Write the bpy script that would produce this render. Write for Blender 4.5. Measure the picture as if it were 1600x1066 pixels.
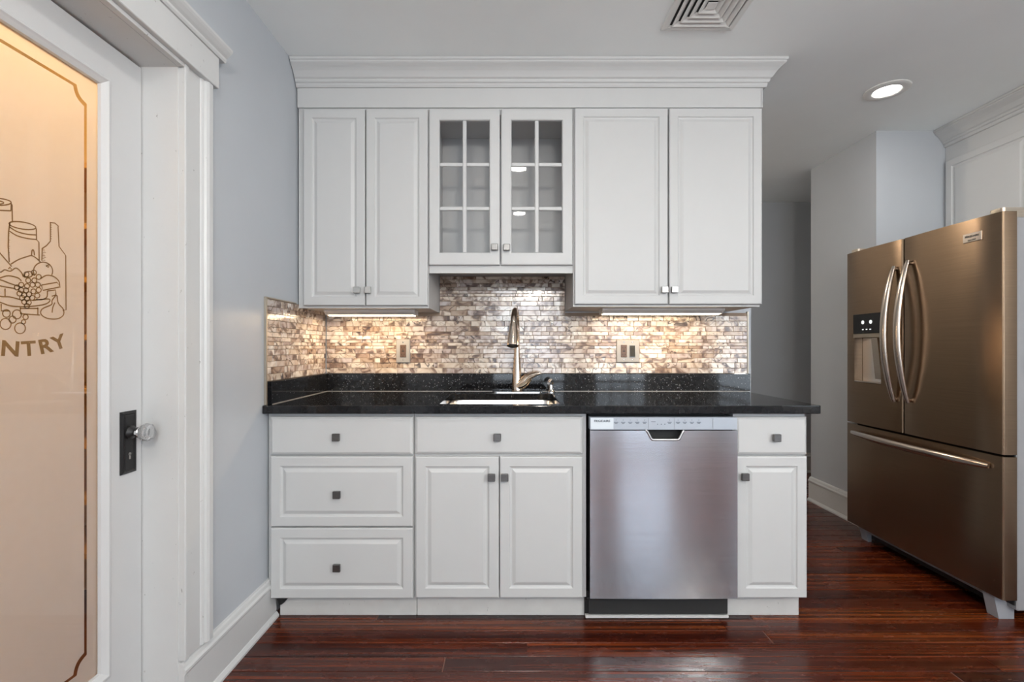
import bpy, bmesh, math, random
from mathutils import Vector, Matrix

random.seed(7)
for o in list(bpy.data.objects):
    bpy.data.objects.remove(o)
SC = bpy.context.scene
COL = SC.collection

# ------------------------------------------------------------------ camera, world, exposure
# metres; +X to the right along the cabinet run, +Y into the picture, Z up
F = 738.0                       # focal length in pixels of the 1600 x 1066 frame
EYE = 1.155
cam = bpy.data.cameras.new('camera')
cam.sensor_width = 36.0
cam.lens = F / 1600 * 36
cam.shift_y = 10 / 1600
cam.clip_start = 0.02
camo = bpy.data.objects.new('camera', cam)
COL.objects.link(camo)
camo.location = (0, 0, EYE)
camo.rotation_euler = (math.pi / 2, 0, 0)
SC.camera = camo

SC.view_settings.view_transform = 'Standard'
SC.view_settings.look = 'None'
SC.view_settings.gamma = 1.0
SC.view_settings.use_curve_mapping = False
SC.view_settings.exposure = 0.42
SC.cycles.max_bounces = 9
SC.cycles.diffuse_bounces = 6
SC.cycles.glossy_bounces = 5
SC.cycles.transparent_max_bounces = 16
SC.cycles.transmission_bounces = 8
SC.cycles.sample_clamp_indirect = 6.0
SC.cycles.caustics_reflective = False
SC.cycles.caustics_refractive = False

SKY = 4.8                       # overcast daylight outside the windows
DOWNLIGHT_W = 4.5
ADDED_PENDANT_W = 44.0                # each globe pendant added behind the camera to lift the ceiling              # each recessed ceiling lamp
STRIP_W = 1.7                   # each lamp under a wall cabinet
PANTRY_W = 17.0
HALL_W = 18.0                   # lamp in the hallway, behind the cabinet wall                 # globe lamp in the pantry

world = bpy.data.worlds.new('overcast')
SC.world = world
world.use_nodes = True
bgn = world.node_tree.nodes['Background']
bgn.inputs['Color'].default_value = (0.78, 0.89, 1.0, 1)
bgn.inputs['Strength'].default_value = SKY

# main dimensions
XL, XR = -1.03, 2.98            # left and right room walls
YB, YR = 2.60, -2.60            # cabinet wall, rear wall
ZC = 2.50                       # ceiling
YHALL = 4.37                    # end of the hallway
WINDOWS = [(-0.35, 0.90, 0.55, 2.25), (1.35, 2.25, 0.55, 2.25)]
ADDED_SIDE_WINDOW = (-1.9, -0.4, 0.55, 2.25)   # added for side light: y and z range in the right wall, behind the camera
for i, (a, b, c, d) in enumerate(WINDOWS):        # sampling portals in the window openings
    l = bpy.data.lights.new('window_portal', 'AREA')
    l.shape = 'RECTANGLE'
    l.size, l.size_y = b - a, d - c
    l.cycles.is_portal = True
    lo = bpy.data.objects.new('window_portal', l)
    COL.objects.link(lo)
    lo.location = ((a + b) / 2, YR - 0.13, (c + d) / 2)
    lo.rotation_euler = (math.pi / 2, 0, 0)
l = bpy.data.lights.new('window_portal', 'AREA')
l.shape = 'RECTANGLE'
l.size, l.size_y = ADDED_SIDE_WINDOW[3] - ADDED_SIDE_WINDOW[2], ADDED_SIDE_WINDOW[1] - ADDED_SIDE_WINDOW[0]
l.cycles.is_portal = True
lo = bpy.data.objects.new('window_portal', l)
COL.objects.link(lo)
lo.location = (XR + 0.10, (ADDED_SIDE_WINDOW[0] + ADDED_SIDE_WINDOW[1]) / 2, (ADDED_SIDE_WINDOW[2] + ADDED_SIDE_WINDOW[3]) / 2)
lo.rotation_euler = (0, math.pi / 2, 0)


# ------------------------------------------------------------------ materials
def srgb(r, g, b):
    f = lambda c: (c / 255 / 12.92) if c / 255 <= 0.04045 else ((c / 255 + 0.055) / 1.055) ** 2.4
    return (f(r), f(g), f(b), 1)


class Mat:
    def __init__(s, name):
        s.m = bpy.data.materials.new(name)
        s.m.use_nodes = True
        s.t = s.m.node_tree
        s.p = s.t.nodes['Principled BSDF']
        s.out = s.t.nodes['Material Output']

    def n(s, kind, **kw):
        nd = s.t.nodes.new(kind)
        for k, v in kw.items():
            if k.startswith('i_'):
                nd.inputs[k[2:].replace('_', ' ')].default_value = v
            else:
                setattr(nd, k, v)
        return nd

    def l(s, a, b):
        s.t.links.new(a, b)

    def set(s, **kw):
        for k, v in kw.items():
            s.p.inputs[k.replace('_', ' ')].default_value = v
        return s

    def ramp(s, fac, stops, interp='LINEAR'):
        r = s.n('ShaderNodeValToRGB')
        e = r.color_ramp.elements
        r.color_ramp.interpolation = interp
        while len(e) < len(stops):
            e.new(0.5)
        for k, (p, c) in enumerate(stops):
            e[k].position = p
            e[k].color = c if len(c) == 4 else (*c, 1)
        s.l(fac, r.inputs['Fac'])
        return r

    def pos(s, scale=(1, 1, 1)):
        g = s.n('ShaderNodeNewGeometry')
        mp = s.n('ShaderNodeMapping')
        mp.inputs['Scale'].default_value = scale
        s.l(g.outputs['Position'], mp.inputs['Vector'])
        return mp.outputs['Vector']

    def noise(s, vec, scale, detail=3, rough=0.55, dist=0.0):
        nz = s.n('ShaderNodeTexNoise')
        nz.inputs['Scale'].default_value = scale
        nz.inputs['Detail'].default_value = detail
        nz.inputs['Roughness'].default_value = rough
        nz.inputs['Distortion'].default_value = dist
        if vec is not None:
            s.l(vec, nz.inputs['Vector'])
        return nz

    def bump(s, height, strength, dist=0.002):
        b = s.n('ShaderNodeBump')
        b.inputs['Strength'].default_value = strength
        b.inputs['Distance'].default_value = dist
        s.l(height, b.inputs['Height'])
        s.l(b.outputs['Normal'], s.p.inputs['Normal'])
        return b


def painted(name, col, rough=0.4, var=0.02, bump=0.08, scale=14, speck=False):
    m = Mat(name)
    m.set(Roughness=rough)
    v = m.pos()
    n = m.noise(v, scale, 4)
    lo = tuple(max(0, c * (1 - var)) for c in col[:3])
    hi = tuple(min(1, c * (1 + var)) for c in col[:3])
    r = m.ramp(n.outputs['Fac'], [(0.3, lo), (0.7, hi)])
    out = r.outputs['Color']
    if speck:                                     # chips and scuffs in old trim paint
        n3 = m.noise(m.pos((1, 1, 0.5)), 70, 3, 0.6)
        r3 = m.ramp(n3.outputs['Fac'], [(0.70, (0, 0, 0)), (0.74, (1, 1, 1))])
        mx = m.n('ShaderNodeMix', data_type='RGBA')
        m.l(r3.outputs['Color'], mx.inputs[0])
        m.l(out, mx.inputs[6])
        mx.inputs[7].default_value = (col[0] * 0.55, col[1] * 0.54, col[2] * 0.52, 1)
        out = mx.outputs[2]
    m.l(out, m.p.inputs['Base Color'])
    n2 = m.noise(v, 90, 2)
    m.bump(n2.outputs['Fac'], bump, 0.001)
    return m.m


def metal(name, col, rough, aniso=0.0, brush=None, bump=0.03):
    m = Mat(name)
    m.set(Metallic=1.0, Roughness=rough, Base_Color=(*col[:3], 1))
    if brush:
        n = m.noise(m.pos(brush), 1.0, 3)
        r = m.ramp(n.outputs['Fac'], [(0.35, tuple(c * 0.92 for c in col[:3])), (0.65, tuple(min(1, c * 1.05) for c in col[:3]))])
        m.l(r.outputs['Color'], m.p.inputs['Base Color'])
        m.bump(n.outputs['Fac'], bump, 0.001)
    if aniso:
        m.set(Anisotropic=aniso, Anisotropic_Rotation=0.25)
        t = m.n('ShaderNodeTangent', direction_type='RADIAL', axis='Z')
        m.l(t.outputs['Tangent'], m.p.inputs['Tangent'])
    return m.m


def plain(name, col, rough=0.5, metallic=0.0, coat=0.0):
    m = Mat(name)
    m.set(Base_Color=(*col[:3], 1), Roughness=rough, Metallic=metallic)
    if coat:
        m.set(Coat_Weight=coat)
    n = m.noise(m.pos(), 300, 2)
    m.bump(n.outputs['Fac'], 0.03, 0.0005)
    return m.m


def thin_glass(name, tint=(1, 1, 1), ior=1.5):
    m = Mat(name)
    m.t.nodes.remove(m.p)
    tr = m.n('ShaderNodeBsdfTransparent')
    tr.inputs['Color'].default_value = (*tint, 1)
    gl = m.n('ShaderNodeBsdfGlossy')
    gl.inputs['Roughness'].default_value = 0.02
    fr = m.n('ShaderNodeFresnel')
    fr.inputs['IOR'].default_value = ior
    mx = m.n('ShaderNodeMixShader')
    ge = m.n('ShaderNodeNewGeometry')             # only the outer face of a pane mirrors
    fo = m.n('ShaderNodeMath', operation='SUBTRACT')
    fo.inputs[0].default_value = 1.0
    m.l(ge.outputs['Backfacing'], fo.inputs[1])
    fm_ = m.n('ShaderNodeMath', operation='MULTIPLY')
    m.l(fr.outputs['Fac'], fm_.inputs[0])
    m.l(fo.outputs[0], fm_.inputs[1])
    m.l(fm_.outputs[0], mx.inputs['Fac'])
    m.l(tr.outputs[0], mx.inputs[1])
    m.l(gl.outputs[0], mx.inputs[2])
    m.l(mx.outputs[0], m.out.inputs['Surface'])
    return m.m


def emitter(name, col, strength):
    m = Mat(name)
    m.set(Base_Color=(0.8, 0.8, 0.8, 1), Emission_Color=(*col, 1), Emission_Strength=strength)
    return m.m


def floor_mat():
    m = Mat('cherry_floor')
    oi = m.n('ShaderNodeObjectInfo')
    g = m.n('ShaderNodeNewGeometry')
    off = m.n('ShaderNodeVectorMath', operation='SCALE')
    off.inputs[0].default_value = (37.0, 91.0, 13.0)
    m.l(oi.outputs['Random'], off.inputs['Scale'])
    add = m.n('ShaderNodeVectorMath', operation='ADD')
    m.l(g.outputs['Position'], add.inputs[0])
    m.l(off.outputs['Vector'], add.inputs[1])
    mp = m.n('ShaderNodeMapping')
    mp.inputs['Scale'].default_value = (0.40, 30.0, 30.0)
    m.l(add.outputs['Vector'], mp.inputs['Vector'])
    grain = m.noise(mp.outputs['Vector'], 2.2, 5, 0.58, 0.25)
    blotch = m.noise(add.outputs['Vector'], 3.0, 3, 0.5)
    c1 = m.ramp(grain.outputs['Fac'], [(0.28, srgb(40, 14, 7)), (0.5, srgb(90, 40, 18)), (0.70, srgb(150, 82, 40))])
    tone = m.ramp(oi.outputs['Random'], [(0.0, srgb(120, 80, 75)), (0.35, srgb(205, 170, 160)), (0.7, srgb(235, 205, 180)), (1.0, srgb(255, 250, 215))])
    mul = m.n('ShaderNodeMix', data_type='RGBA', blend_type='MULTIPLY')
    mul.inputs[0].default_value = 1.0
    m.l(c1.outputs['Color'], mul.inputs[6])
    m.l(tone.outputs['Color'], mul.inputs[7])
    mul2 = m.n('ShaderNodeMix', data_type='RGBA', blend_type='MULTIPLY')
    mul2.inputs[0].default_value = 0.45
    bl = m.ramp(blotch.outputs['Fac'], [(0.3, (0.62, 0.5, 0.5)), (0.7, (1, 1, 1))])
    m.l(mul.outputs[2], mul2.inputs[6])
    m.l(bl.outputs['Color'], mul2.inputs[7])
    m.l(mul2.outputs[2], m.p.inputs['Base Color'])
    sc = m.noise(m.pos((1, 3, 1)), 8, 4)
    rr = m.ramp(sc.outputs['Fac'], [(0.3, (0.18, 0.18, 0.18)), (0.7, (0.32, 0.32, 0.32))])
    m.l(rr.outputs['Color'], m.p.inputs['Roughness'])
    m.set(IOR=1.5)
    m.bump(grain.outputs['Fac'], 0.12, 0.001)
    return m.m


def granite_mat():
    m = Mat('black_granite')
    v = m.pos()
    vo = m.n('ShaderNodeTexVoronoi')
    vo.inputs['Scale'].default_value = 105
    m.l(v, vo.inputs['Vector'])
    near = m.ramp(vo.outputs['Distance'], [(0.13, (1, 1, 1)), (0.22, (0, 0, 0))])
    pick = m.ramp(vo.outputs['Color'], [(0.62, (0, 0, 0)), (0.80, (1, 1, 1))])
    mu = m.n('ShaderNodeMath', operation='MULTIPLY')
    m.l(near.outputs['Color'], mu.inputs[0])
    m.l(pick.outputs['Color'], mu.inputs[1])
    n = m.noise(v, 40, 5)
    base = m.ramp(n.outputs['Fac'], [(0.35, (0.007, 0.007, 0.008)), (0.7, (0.014, 0.014, 0.015))])
    mx = m.n('ShaderNodeMix', data_type='RGBA')
    m.l(mu.outputs[0], mx.inputs[0])
    m.l(base.outputs['Color'], mx.inputs[6])
    mx.inputs[7].default_value = (0.42, 0.42, 0.44, 1)
    m.l(mx.outputs[2], m.p.inputs['Base Color'])
    m.set(Roughness=0.05, IOR=1.42)
    return m.m


def tile_mat():
    m = Mat('marbled_glass_tile')
    oi = m.n('ShaderNodeObjectInfo')
    g = m.n('ShaderNodeNewGeometry')
    r7 = m.n('ShaderNodeMath', operation='MULTIPLY')
    r7.inputs[1].default_value = 7.13
    m.l(g.outputs['Random Per Island'], r7.inputs[0])
    ad = m.n('ShaderNodeMath', operation='ADD')
    m.l(oi.outputs['Random'], ad.inputs[0])
    m.l(r7.outputs[0], ad.inputs[1])
    fr = m.n('ShaderNodeMath', operation='FRACT')
    m.l(ad.outputs[0], fr.inputs[0])
    rnd = fr.outputs[0]
    sc = m.n('ShaderNodeVectorMath', operation='SCALE')
    sc.inputs[0].default_value = (31.0, 17.0, 53.0)
    m.l(rnd, sc.inputs['Scale'])
    ps = m.n('ShaderNodeVectorMath', operation='ADD')
    m.l(g.outputs['Position'], ps.inputs[0])
    m.l(sc.outputs['Vector'], ps.inputs[1])
    vec = ps.outputs['Vector']
    base = m.ramp(rnd, [(0.0, srgb(226, 212, 196)), (0.12, srgb(204, 188, 176)), (0.24, srgb(236, 228, 218)), (0.38, srgb(214, 202, 194)),
                        (0.50, srgb(192, 170, 150)), (0.58, srgb(230, 216, 200)), (0.72, srgb(206, 194, 190)), (0.84, srgb(176, 152, 134)),
                        (0.90, srgb(238, 230, 222))], 'CONSTANT')
    # cloudy brown patches
    cl = m.noise(vec, 15, 2, 0.45, 1.4)
    mc = m.ramp(cl.outputs['Fac'], [(0.38, (0.92, 0.91, 0.90)), (0.52, (0.74, 0.68, 0.63)), (0.60, (0.40, 0.32, 0.28)), (0.70, (0.18, 0.14, 0.13))])
    mott = m.n('ShaderNodeMix', data_type='RGBA', blend_type='MULTIPLY')
    mott.inputs[0].default_value = 1.0
    m.l(base.outputs['Color'], mott.inputs[6])
    m.l(mc.outputs['Color'], mott.inputs[7])
    # dark curling swirl lines on some of the tiles
    nz = m.noise(vec, 8, 1, 0.4, 1.8)
    k = m.n('ShaderNodeMath', operation='MULTIPLY')
    k.inputs[1].default_value = 5.0
    band = m.n('ShaderNodeMath', operation='PINGPONG')
    band.inputs[1].default_value = 0.5
    m.l(nz.outputs['Fac'], k.inputs[0])
    m.l(k.outputs[0], band.inputs[0])
    vein = m.ramp(band.outputs[0], [(0.0, (0.95, 0.95, 0.95)), (0.05, (0.8, 0.8, 0.8)), (0.11, (0, 0, 0))])
    pk = m.n('ShaderNodeMath', operation='FRACT')
    p9 = m.n('ShaderNodeMath', operation='MULTIPLY')
    p9.inputs[1].default_value = 17.7
    m.l(rnd, p9.inputs[0])
    m.l(p9.outputs[0], pk.inputs[0])
    clm = m.ramp(pk.outputs[0], [(0.0, (0, 0, 0)), (0.42, (0.55, 0.55, 0.55)), (0.72, (1, 1, 1))], 'CONSTANT')
    vm = m.n('ShaderNodeMath', operation='MULTIPLY')
    m.l(vein.outputs['Color'], vm.inputs[0])
    m.l(clm.outputs['Color'], vm.inputs[1])
    mx = m.n('ShaderNodeMix', data_type='RGBA')
    m.l(vm.outputs[0], mx.inputs[0])
    m.l(mott.outputs[2], mx.inputs[6])
    mx.inputs[7].default_value = srgb(66, 52, 48)
    m.l(mx.outputs[2], m.p.inputs['Base Color'])
    m.set(Roughness=0.14, IOR=1.7, Metallic=0.10)
    wv = m.noise(vec, 30, 2)
    m.bump(wv.outputs['Fac'], 0.35, 0.002)
    return m.m


def frosted_mat():
    m = Mat('frosted_glass')
    m.t.nodes.remove(m.p)
    tl = m.n('ShaderNodeBsdfTranslucent')
    tl.inputs['Color'].default_value = (0.92, 0.90, 0.88, 1)
    df = m.n('ShaderNodeBsdfDiffuse')
    n = m.noise(m.pos(), 60, 3)
    r = m.ramp(n.outputs['Fac'], [(0.3, (0.66, 0.64, 0.62)), (0.7, (0.70, 0.68, 0.66))])
    m.l(r.outputs['Color'], df.inputs['Color'])
    mx = m.n('ShaderNodeMixShader')
    mx.inputs['Fac'].default_value = 0.47
    m.l(tl.outputs[0], mx.inputs[1])
    m.l(df.outputs[0], mx.inputs[2])
    m.l(mx.outputs[0], m.out.inputs['Surface'])
    return m.m


M = dict(
    wall=painted('blue_grey_wall_paint', srgb(185, 189, 194), 0.30, 0.012, 0.05, 5),
    hall=painted('blue_grey_hall_paint', srgb(185, 189, 194), 0.30, 0.012, 0.05, 5),
    ceiling=painted('ceiling_paint', srgb(244, 247, 246), 0.7, 0.012, 0.10, 4),
    trim=painted('old_white_trim_paint', srgb(204, 204, 203), 0.35, 0.012, 0.16, 10, True),
    door=painted('white_door_paint', srgb(202, 202, 202), 0.35, 0.012, 0.10, 10),
    cab=painted('white_cabinet_paint', srgb(197, 197, 196), 0.45, 0.010, 0.04, 8),
    kick=painted('scuffed_toe_kick_paint', srgb(204, 203, 200), 0.5, 0.03, 0.25, 20, True),
    inside=painted('cabinet_interior', srgb(186, 186, 186), 0.5, 0.01, 0.03, 8),
    subfloor=plain('subfloor', (0.20, 0.10, 0.075), 0.7),
    floor=floor_mat(),
    granite=granite_mat(),
    grout=painted('grout', srgb(150, 132, 116), 0.8, 0.05, 0.3, 60),
    tile=tile_mat(),
    edge=metal('brushed_edge_trim', (0.50, 0.44, 0.36), 0.45),
    steel=metal('brushed_steel', (0.70, 0.74, 0.80), 0.15, 0.92, (3, 3, 420), 0.02),
    fridge=metal('reflection_tinted_steel', (0.30, 0.21, 0.14), 0.27, 0.6, (3, 3, 420), 0.02),  # brown of the reflected floor and warm lamps put into the base colour
    fridge_handle=metal('fridge_handle_steel', (0.62, 0.54, 0.47), 0.22),
    fridge_body=painted('grey_fridge_side', srgb(150, 150, 152), 0.45, 0.02, 0.15, 40),
    fridge_edge=metal('fridge_door_edge', (0.56, 0.48, 0.39), 0.34, 0.0, (3, 3, 200), 0.02),
    sink=metal('satin_sink_steel', (0.80, 0.80, 0.81), 0.28),
    nickel=metal('brushed_nickel', (0.74, 0.63, 0.52), 0.16),
    chrome=metal('chrome', (0.80, 0.80, 0.80), 0.08),
    pewter=metal('pewter_knob', (0.20, 0.195, 0.19), 0.36, 0.0, (60, 60, 300), 0.05),
    pewter_hi=metal('satin_knob', (0.56, 0.56, 0.55), 0.38),
    black=plain('black_plastic', (0.006, 0.006, 0.006), 0.5),
    blackgloss=plain('black_gloss_panel', (0.006, 0.006, 0.007), 0.08),
    bronze=plain('oil_rubbed_black', (0.016, 0.015, 0.015), 0.38, 0.3),
    dark=plain('dark_recess', (0.02, 0.02, 0.02), 0.7),
    ctrl=plain('control_panel_silver', (0.40, 0.44, 0.50), 0.4),
    badge=plain('badge_white', srgb(214, 222, 228), 0.35),
    ink=plain('print_ink', srgb(58, 66, 78), 0.5),
    icon=emitter('panel_icon', (0.8, 0.85, 0.85), 0.6),
    plate=plain('outlet_plate_steel', (0.34, 0.32, 0.30), 0.45, 0.35),
    brown=plain('brown_receptacle', srgb(92, 70, 58), 0.35),
    greyplastic=plain('grey_foot_plastic', srgb(158, 160, 165), 0.45),
    slot=plain('slot_black', (0.01, 0.008, 0.007), 0.6),
    vent=painted('vent_enamel', srgb(226, 225, 221), 0.45, 0.01, 0.02, 8),
    glass=thin_glass('clear_pane'),
    crystal=None,
    frosted=frosted_mat(),
    etch=plain('etched_line', srgb(128, 92, 46), 0.5),
    shelf=painted('pantry_shelf_wood', srgb(196, 160, 104), 0.55, 0.05, 0.1, 12),
    pantry=painted('pantry_wall_paint', srgb(214, 196, 160), 0.7, 0.02, 0.1, 5),
    lens=emitter('downlight_lens', (1.0, 0.97, 0.93), 14.0),
    strip=emitter('strip_lens', (1.0, 0.80, 0.55), 9.0),
    globe=emitter('pantry_globe', (1.0, 0.72, 0.38), 10.0),
    pendant=emitter('added_pendant_globe', (1.0, 0.94, 0.85), ADDED_PENDANT_W / (math.pi * 0.115)),
    stripbody=plain('strip_body', srgb(236, 230, 224), 0.4),
)
_c = Mat('cut_crystal')
_c.set(Base_Color=(0.95, 0.97, 0.98, 1), Roughness=0.02, IOR=1.5)
_c.p.inputs['Transmission Weight'].default_value = 0.75
_n = _c.noise(_c.pos(), 120, 1)
_c.bump(_n.outputs['Fac'], 0.05, 0.0005)
M['crystal'] = _c.m


# ------------------------------------------------------------------ helpers
def face_y(yf):      # a front that faces the camera (-Y): u = x, v = z, w = out of the front
    return Matrix(((1, 0, 0, 0), (0, 0, -1, yf), (0, 1, 0, 0), (0, 0, 0, 1)))


def face_nx(xf):     # a front that faces -X: u = -y, v = z
    return Matrix(((0, 0, -1, xf), (-1, 0, 0, 0), (0, 1, 0, 0), (0, 0, 0, 1)))


def face_px(xf):     # a front that faces +X: u = y, v = z
    return Matrix(((0, 0, 1, xf), (1, 0, 0, 0), (0, 1, 0, 0), (0, 0, 0, 1)))


class B:
    """collects shapes for ONE mesh object"""
    def __init__(s, mx=None):
        s.bm = bmesh.new()
        s.mx = mx

    def box(s, x0, x1, y0, y1, z0, z1, bev=0.0, seg=1):
        t = bmesh.new()
        bmesh.ops.create_cube(t, size=1)
        for v in t.verts:
            v.co = Vector(((x0 + x1) / 2 + v.co.x * (x1 - x0), (y0 + y1) / 2 + v.co.y * (y1 - y0), (z0 + z1) / 2 + v.co.z * (z1 - z0)))
        if bev:
            bmesh.ops.bevel(t, geom=list(t.edges), offset=bev, segments=seg, affect='EDGES', profile=0.5)
        s.merge(t)
        return s

    def merge(s, t):
        me = bpy.data.meshes.new('tmp')
        t.to_mesh(me)
        t.free()
        s.bm.from_mesh(me)
        bpy.data.meshes.remove(me)

    def raw(s, verts, faces):
        vs = [s.bm.verts.new(v) for v in verts]
        for f in faces:
            try:
                s.bm.faces.new([vs[i] for i in f])
            except ValueError:
                pass
        return s

    def rings(s, u0, u1, v0, v1, prof, cap=True, base=False):
        """concentric rectangles, prof = [(inset, height out)]"""
        vs = []
        for i, w in prof:
            vs += [(u0 + i, v0 + i, w), (u1 - i, v0 + i, w), (u1 - i, v1 - i, w), (u0 + i, v1 - i, w)]
        fs = []
        for k in range(len(prof) - 1):
            for j in range(4):
                a, b = k * 4 + j, k * 4 + (j + 1) % 4
                fs.append((a, b, b + 4, a + 4))
        if cap:
            n = (len(prof) - 1) * 4
            fs.append((n, n + 1, n + 2, n + 3))
        if base:
            fs.append((3, 2, 1, 0))
        return s.raw(vs, fs)

    def prism(s, poly, a0, a1, axis='z'):
        """extrudes a 2-D outline along an axis: x: (y, z) outline, y: (x, z), z: (x, y)"""
        def p(q, a):
            return {'x': (a, q[0], q[1]), 'y': (q[0], a, q[1]), 'z': (q[0], q[1], a)}[axis]
        n = len(poly)
        s.raw([p(q, a0) for q in poly] + [p(q, a1) for q in poly],
              [tuple(range(n))[::-1], tuple(range(n, 2 * n))] + [(i, (i + 1) % n, n + (i + 1) % n, n + i) for i in range(n)])
        return s

    def lathe(s, prof, mat4=None, n=32, cap0=True, cap1=True):
        """prof = [(radius, height)] around local Z, placed with mat4"""
        m = mat4 or Matrix.Identity(4)
        vs = []
        for r, h in prof:
            for k in range(n):
                a = 2 * math.pi * k / n
                vs.append(m @ Vector((r * math.cos(a), r * math.sin(a), h)))
        fs = []
        for i in range(len(prof) - 1):
            for k in range(n):
                a, b = i * n + k, i * n + (k + 1) % n
                fs.append((a, b, b + n, a + n))
        if cap0:
            fs.append(tuple(range(n))[::-1])
        if cap1:
            o = (len(prof) - 1) * n
            fs.append(tuple(range(o, o + n)))
        return s.raw(vs, fs)

    def tube(s, pts, radii, n=16, flat=1.0, side=None):
        """sweep of an ellipse along points; flat squeezes it along 'side'"""
        pts = [Vector(p) for p in pts]
        if not hasattr(radii, '__len__'):
            radii = [radii] * len(pts)
        ref = Vector(side) if side else None
        vs, prev = [], None
        for i, p in enumerate(pts):
            t = (pts[min(i + 1, len(pts) - 1)] - pts[max(i - 1, 0)]).normalized()
            if ref is not None:
                a = (ref - t * ref.dot(t)).normalized()
            elif prev is None:
                a = t.orthogonal().normalized()
            else:
                a = (prev - t * prev.dot(t)).normalized()
            prev = a
            b = t.cross(a)
            for k in range(n):
                q = 2 * math.pi * k / n
                vs.append(p + a * (math.cos(q) * radii[i] * flat) + b * (math.sin(q) * radii[i]))
        fs = []
        for i in range(len(pts) - 1):
            for k in range(n):
                c, d = i * n + k, i * n + (k + 1) % n
                fs.append((c, d, d + n, c + n))
        fs.append(tuple(range(n))[::-1])
        o = (len(pts) - 1) * n
        fs.append(tuple(range(o, o + n)))
        return s.raw(vs, fs)

    def ribbon(s, pts, w, nrm):
        """flat stroke of width w in a plane with normal nrm"""
        pts = [Vector(p) for p in pts]
        nrm = Vector(nrm)
        L, R = [], []
        for i, p in enumerate(pts):
            t = (pts[min(i + 1, len(pts) - 1)] - pts[max(i - 1, 0)])
            if t.length < 1e-7:
                t = Vector((0, 1, 0))
            d = t.normalized().cross(nrm) * (w / 2)
            L.append(p + d)
            R.append(p - d)
        n = len(pts)
        return s.raw(L + R, [(i, i + 1, n + i + 1, n + i) for i in range(n - 1)])

    def obj(s, name, mat, parent=None, smooth=None):
        if s.mx is not None:
            s.bm.transform(s.mx)
        bmesh.ops.recalc_face_normals(s.bm, faces=list(s.bm.faces))
        me = bpy.data.meshes.new(name)
        if smooth is not None:
            for f in s.bm.faces:
                f.smooth = True
            for e in s.bm.edges:
                if len(e.link_faces) != 2 or e.calc_face_angle(0) > math.radians(smooth):
                    e.smooth = False
        s.bm.to_mesh(me)
        s.bm.free()
        me.materials.append(M[mat] if isinstance(mat, str) else mat)
        return link(name, me, parent)


def link(name, me, parent=None):
    o = bpy.data.objects.new(name, me)
    COL.objects.link(o)
    if parent is not None:
        o.parent = parent
        if parent.type == 'EMPTY':
            o.location = -parent.location
    return o


def tag(o, label, cat=None, group=None, kind=None):
    o['label'] = label
    if cat:
        o['category'] = cat
    if group:
        o['group'] = group
    if kind:
        o['kind'] = kind
    return o


def thing(name, label, cat, loc, group=None, kind=None):
    o = bpy.data.objects.new(name, None)
    o.empty_display_size = 0.05
    COL.objects.link(o)
    o.location = loc
    return tag(o, label, cat, group, kind)


def struct(o, label):
    o['kind'] = 'structure'
    o['label'] = label
    return o


def light(name, kind, parent, loc, power, color, **kw):
    l = bpy.data.lights.new(name, kind)
    l.energy = power
    l.color = color
    for k, v in kw.items():
        setattr(l, k, v)
    o = bpy.data.objects.new(name, l)
    COL.objects.link(o)
    o.parent = parent
    o.location = Vector(loc) - parent.location
    return o


def text_mesh(s, size, bold=0.0, extrude=0.0004, shear=0.0, width=1.0, align='CENTER'):
    """lettering as mesh data, in the XY plane"""
    c = bpy.data.curves.new('lettering', 'FONT')
    c.body = s
    c.size = size
    c.offset = bold
    c.extrude = extrude
    c.shear = shear
    c.align_x = align
    c.align_y = 'BOTTOM_BASELINE'
    c.resolution_u = 3
    o = bpy.data.objects.new('lettering', c)
    COL.objects.link(o)
    dg = bpy.context.evaluated_depsgraph_get()
    me = bpy.data.meshes.new_from_object(o.evaluated_get(dg))
    bpy.data.objects.remove(o)
    bpy.data.curves.remove(c)
    if width != 1.0:
        me.transform(Matrix.Diagonal((width, 1, 1, 1)))
    return me


def lettering(name, s, size, mx, mat, parent, **kw):
    me = text_mesh(s, size, **kw)
    me.transform(mx)
    me.materials.clear()
    me.materials.append(M[mat])
    return link(name, me, parent)


# ------------------------------------------------------------------ the room
FX0, FX1, FY0, FY1 = -2.55, 3.35, -2.75, 4.5
floor = struct(B().box(FX0, FX1, FY0, FY1, -0.10, -0.0035).obj('floor', 'subfloor'), 'glossy red-brown cherry strip wood floor')
PW, PGAP = 0.081, 0.0022
plank_mesh = {}
rows = int((4.37 + 2.6) / PW) + 1
for r in range(rows):
    y0 = 1.683 - 53 * PW + r * PW
    if y0 + PW > 4.40:
        break
    x = -1.03 - random.uniform(0.0, 1.4)
    while x < 3.0:
        ln = random.choice((1.2, 1.6, 2.0, 2.4, 2.8))
        a, b = max(x, -1.03), min(x + ln, 3.0)
        x += ln
        if b - a < 0.06:
            continue
        key = round(b - a, 2)
        if key not in plank_mesh:
            h = key / 2
            ob = B().rings(-h + PGAP / 2, h - PGAP / 2, PGAP / 2, PW - PGAP / 2,
                           [(0, -0.0034), (0, -0.0012), (0.0016, 0.0)]).obj('plank', 'floor')
            plank_mesh[key] = ob.data
            bpy.data.objects.remove(ob)
        o = link('plank', plank_mesh[key], floor)
        o.location = (a + key / 2, y0, 0)

struct(B().box(FX0, FX1, FY0, FY1, ZC, ZC + 0.1).obj('ceiling', 'ceiling'), 'flat off-white painted ceiling over the kitchen')

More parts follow.
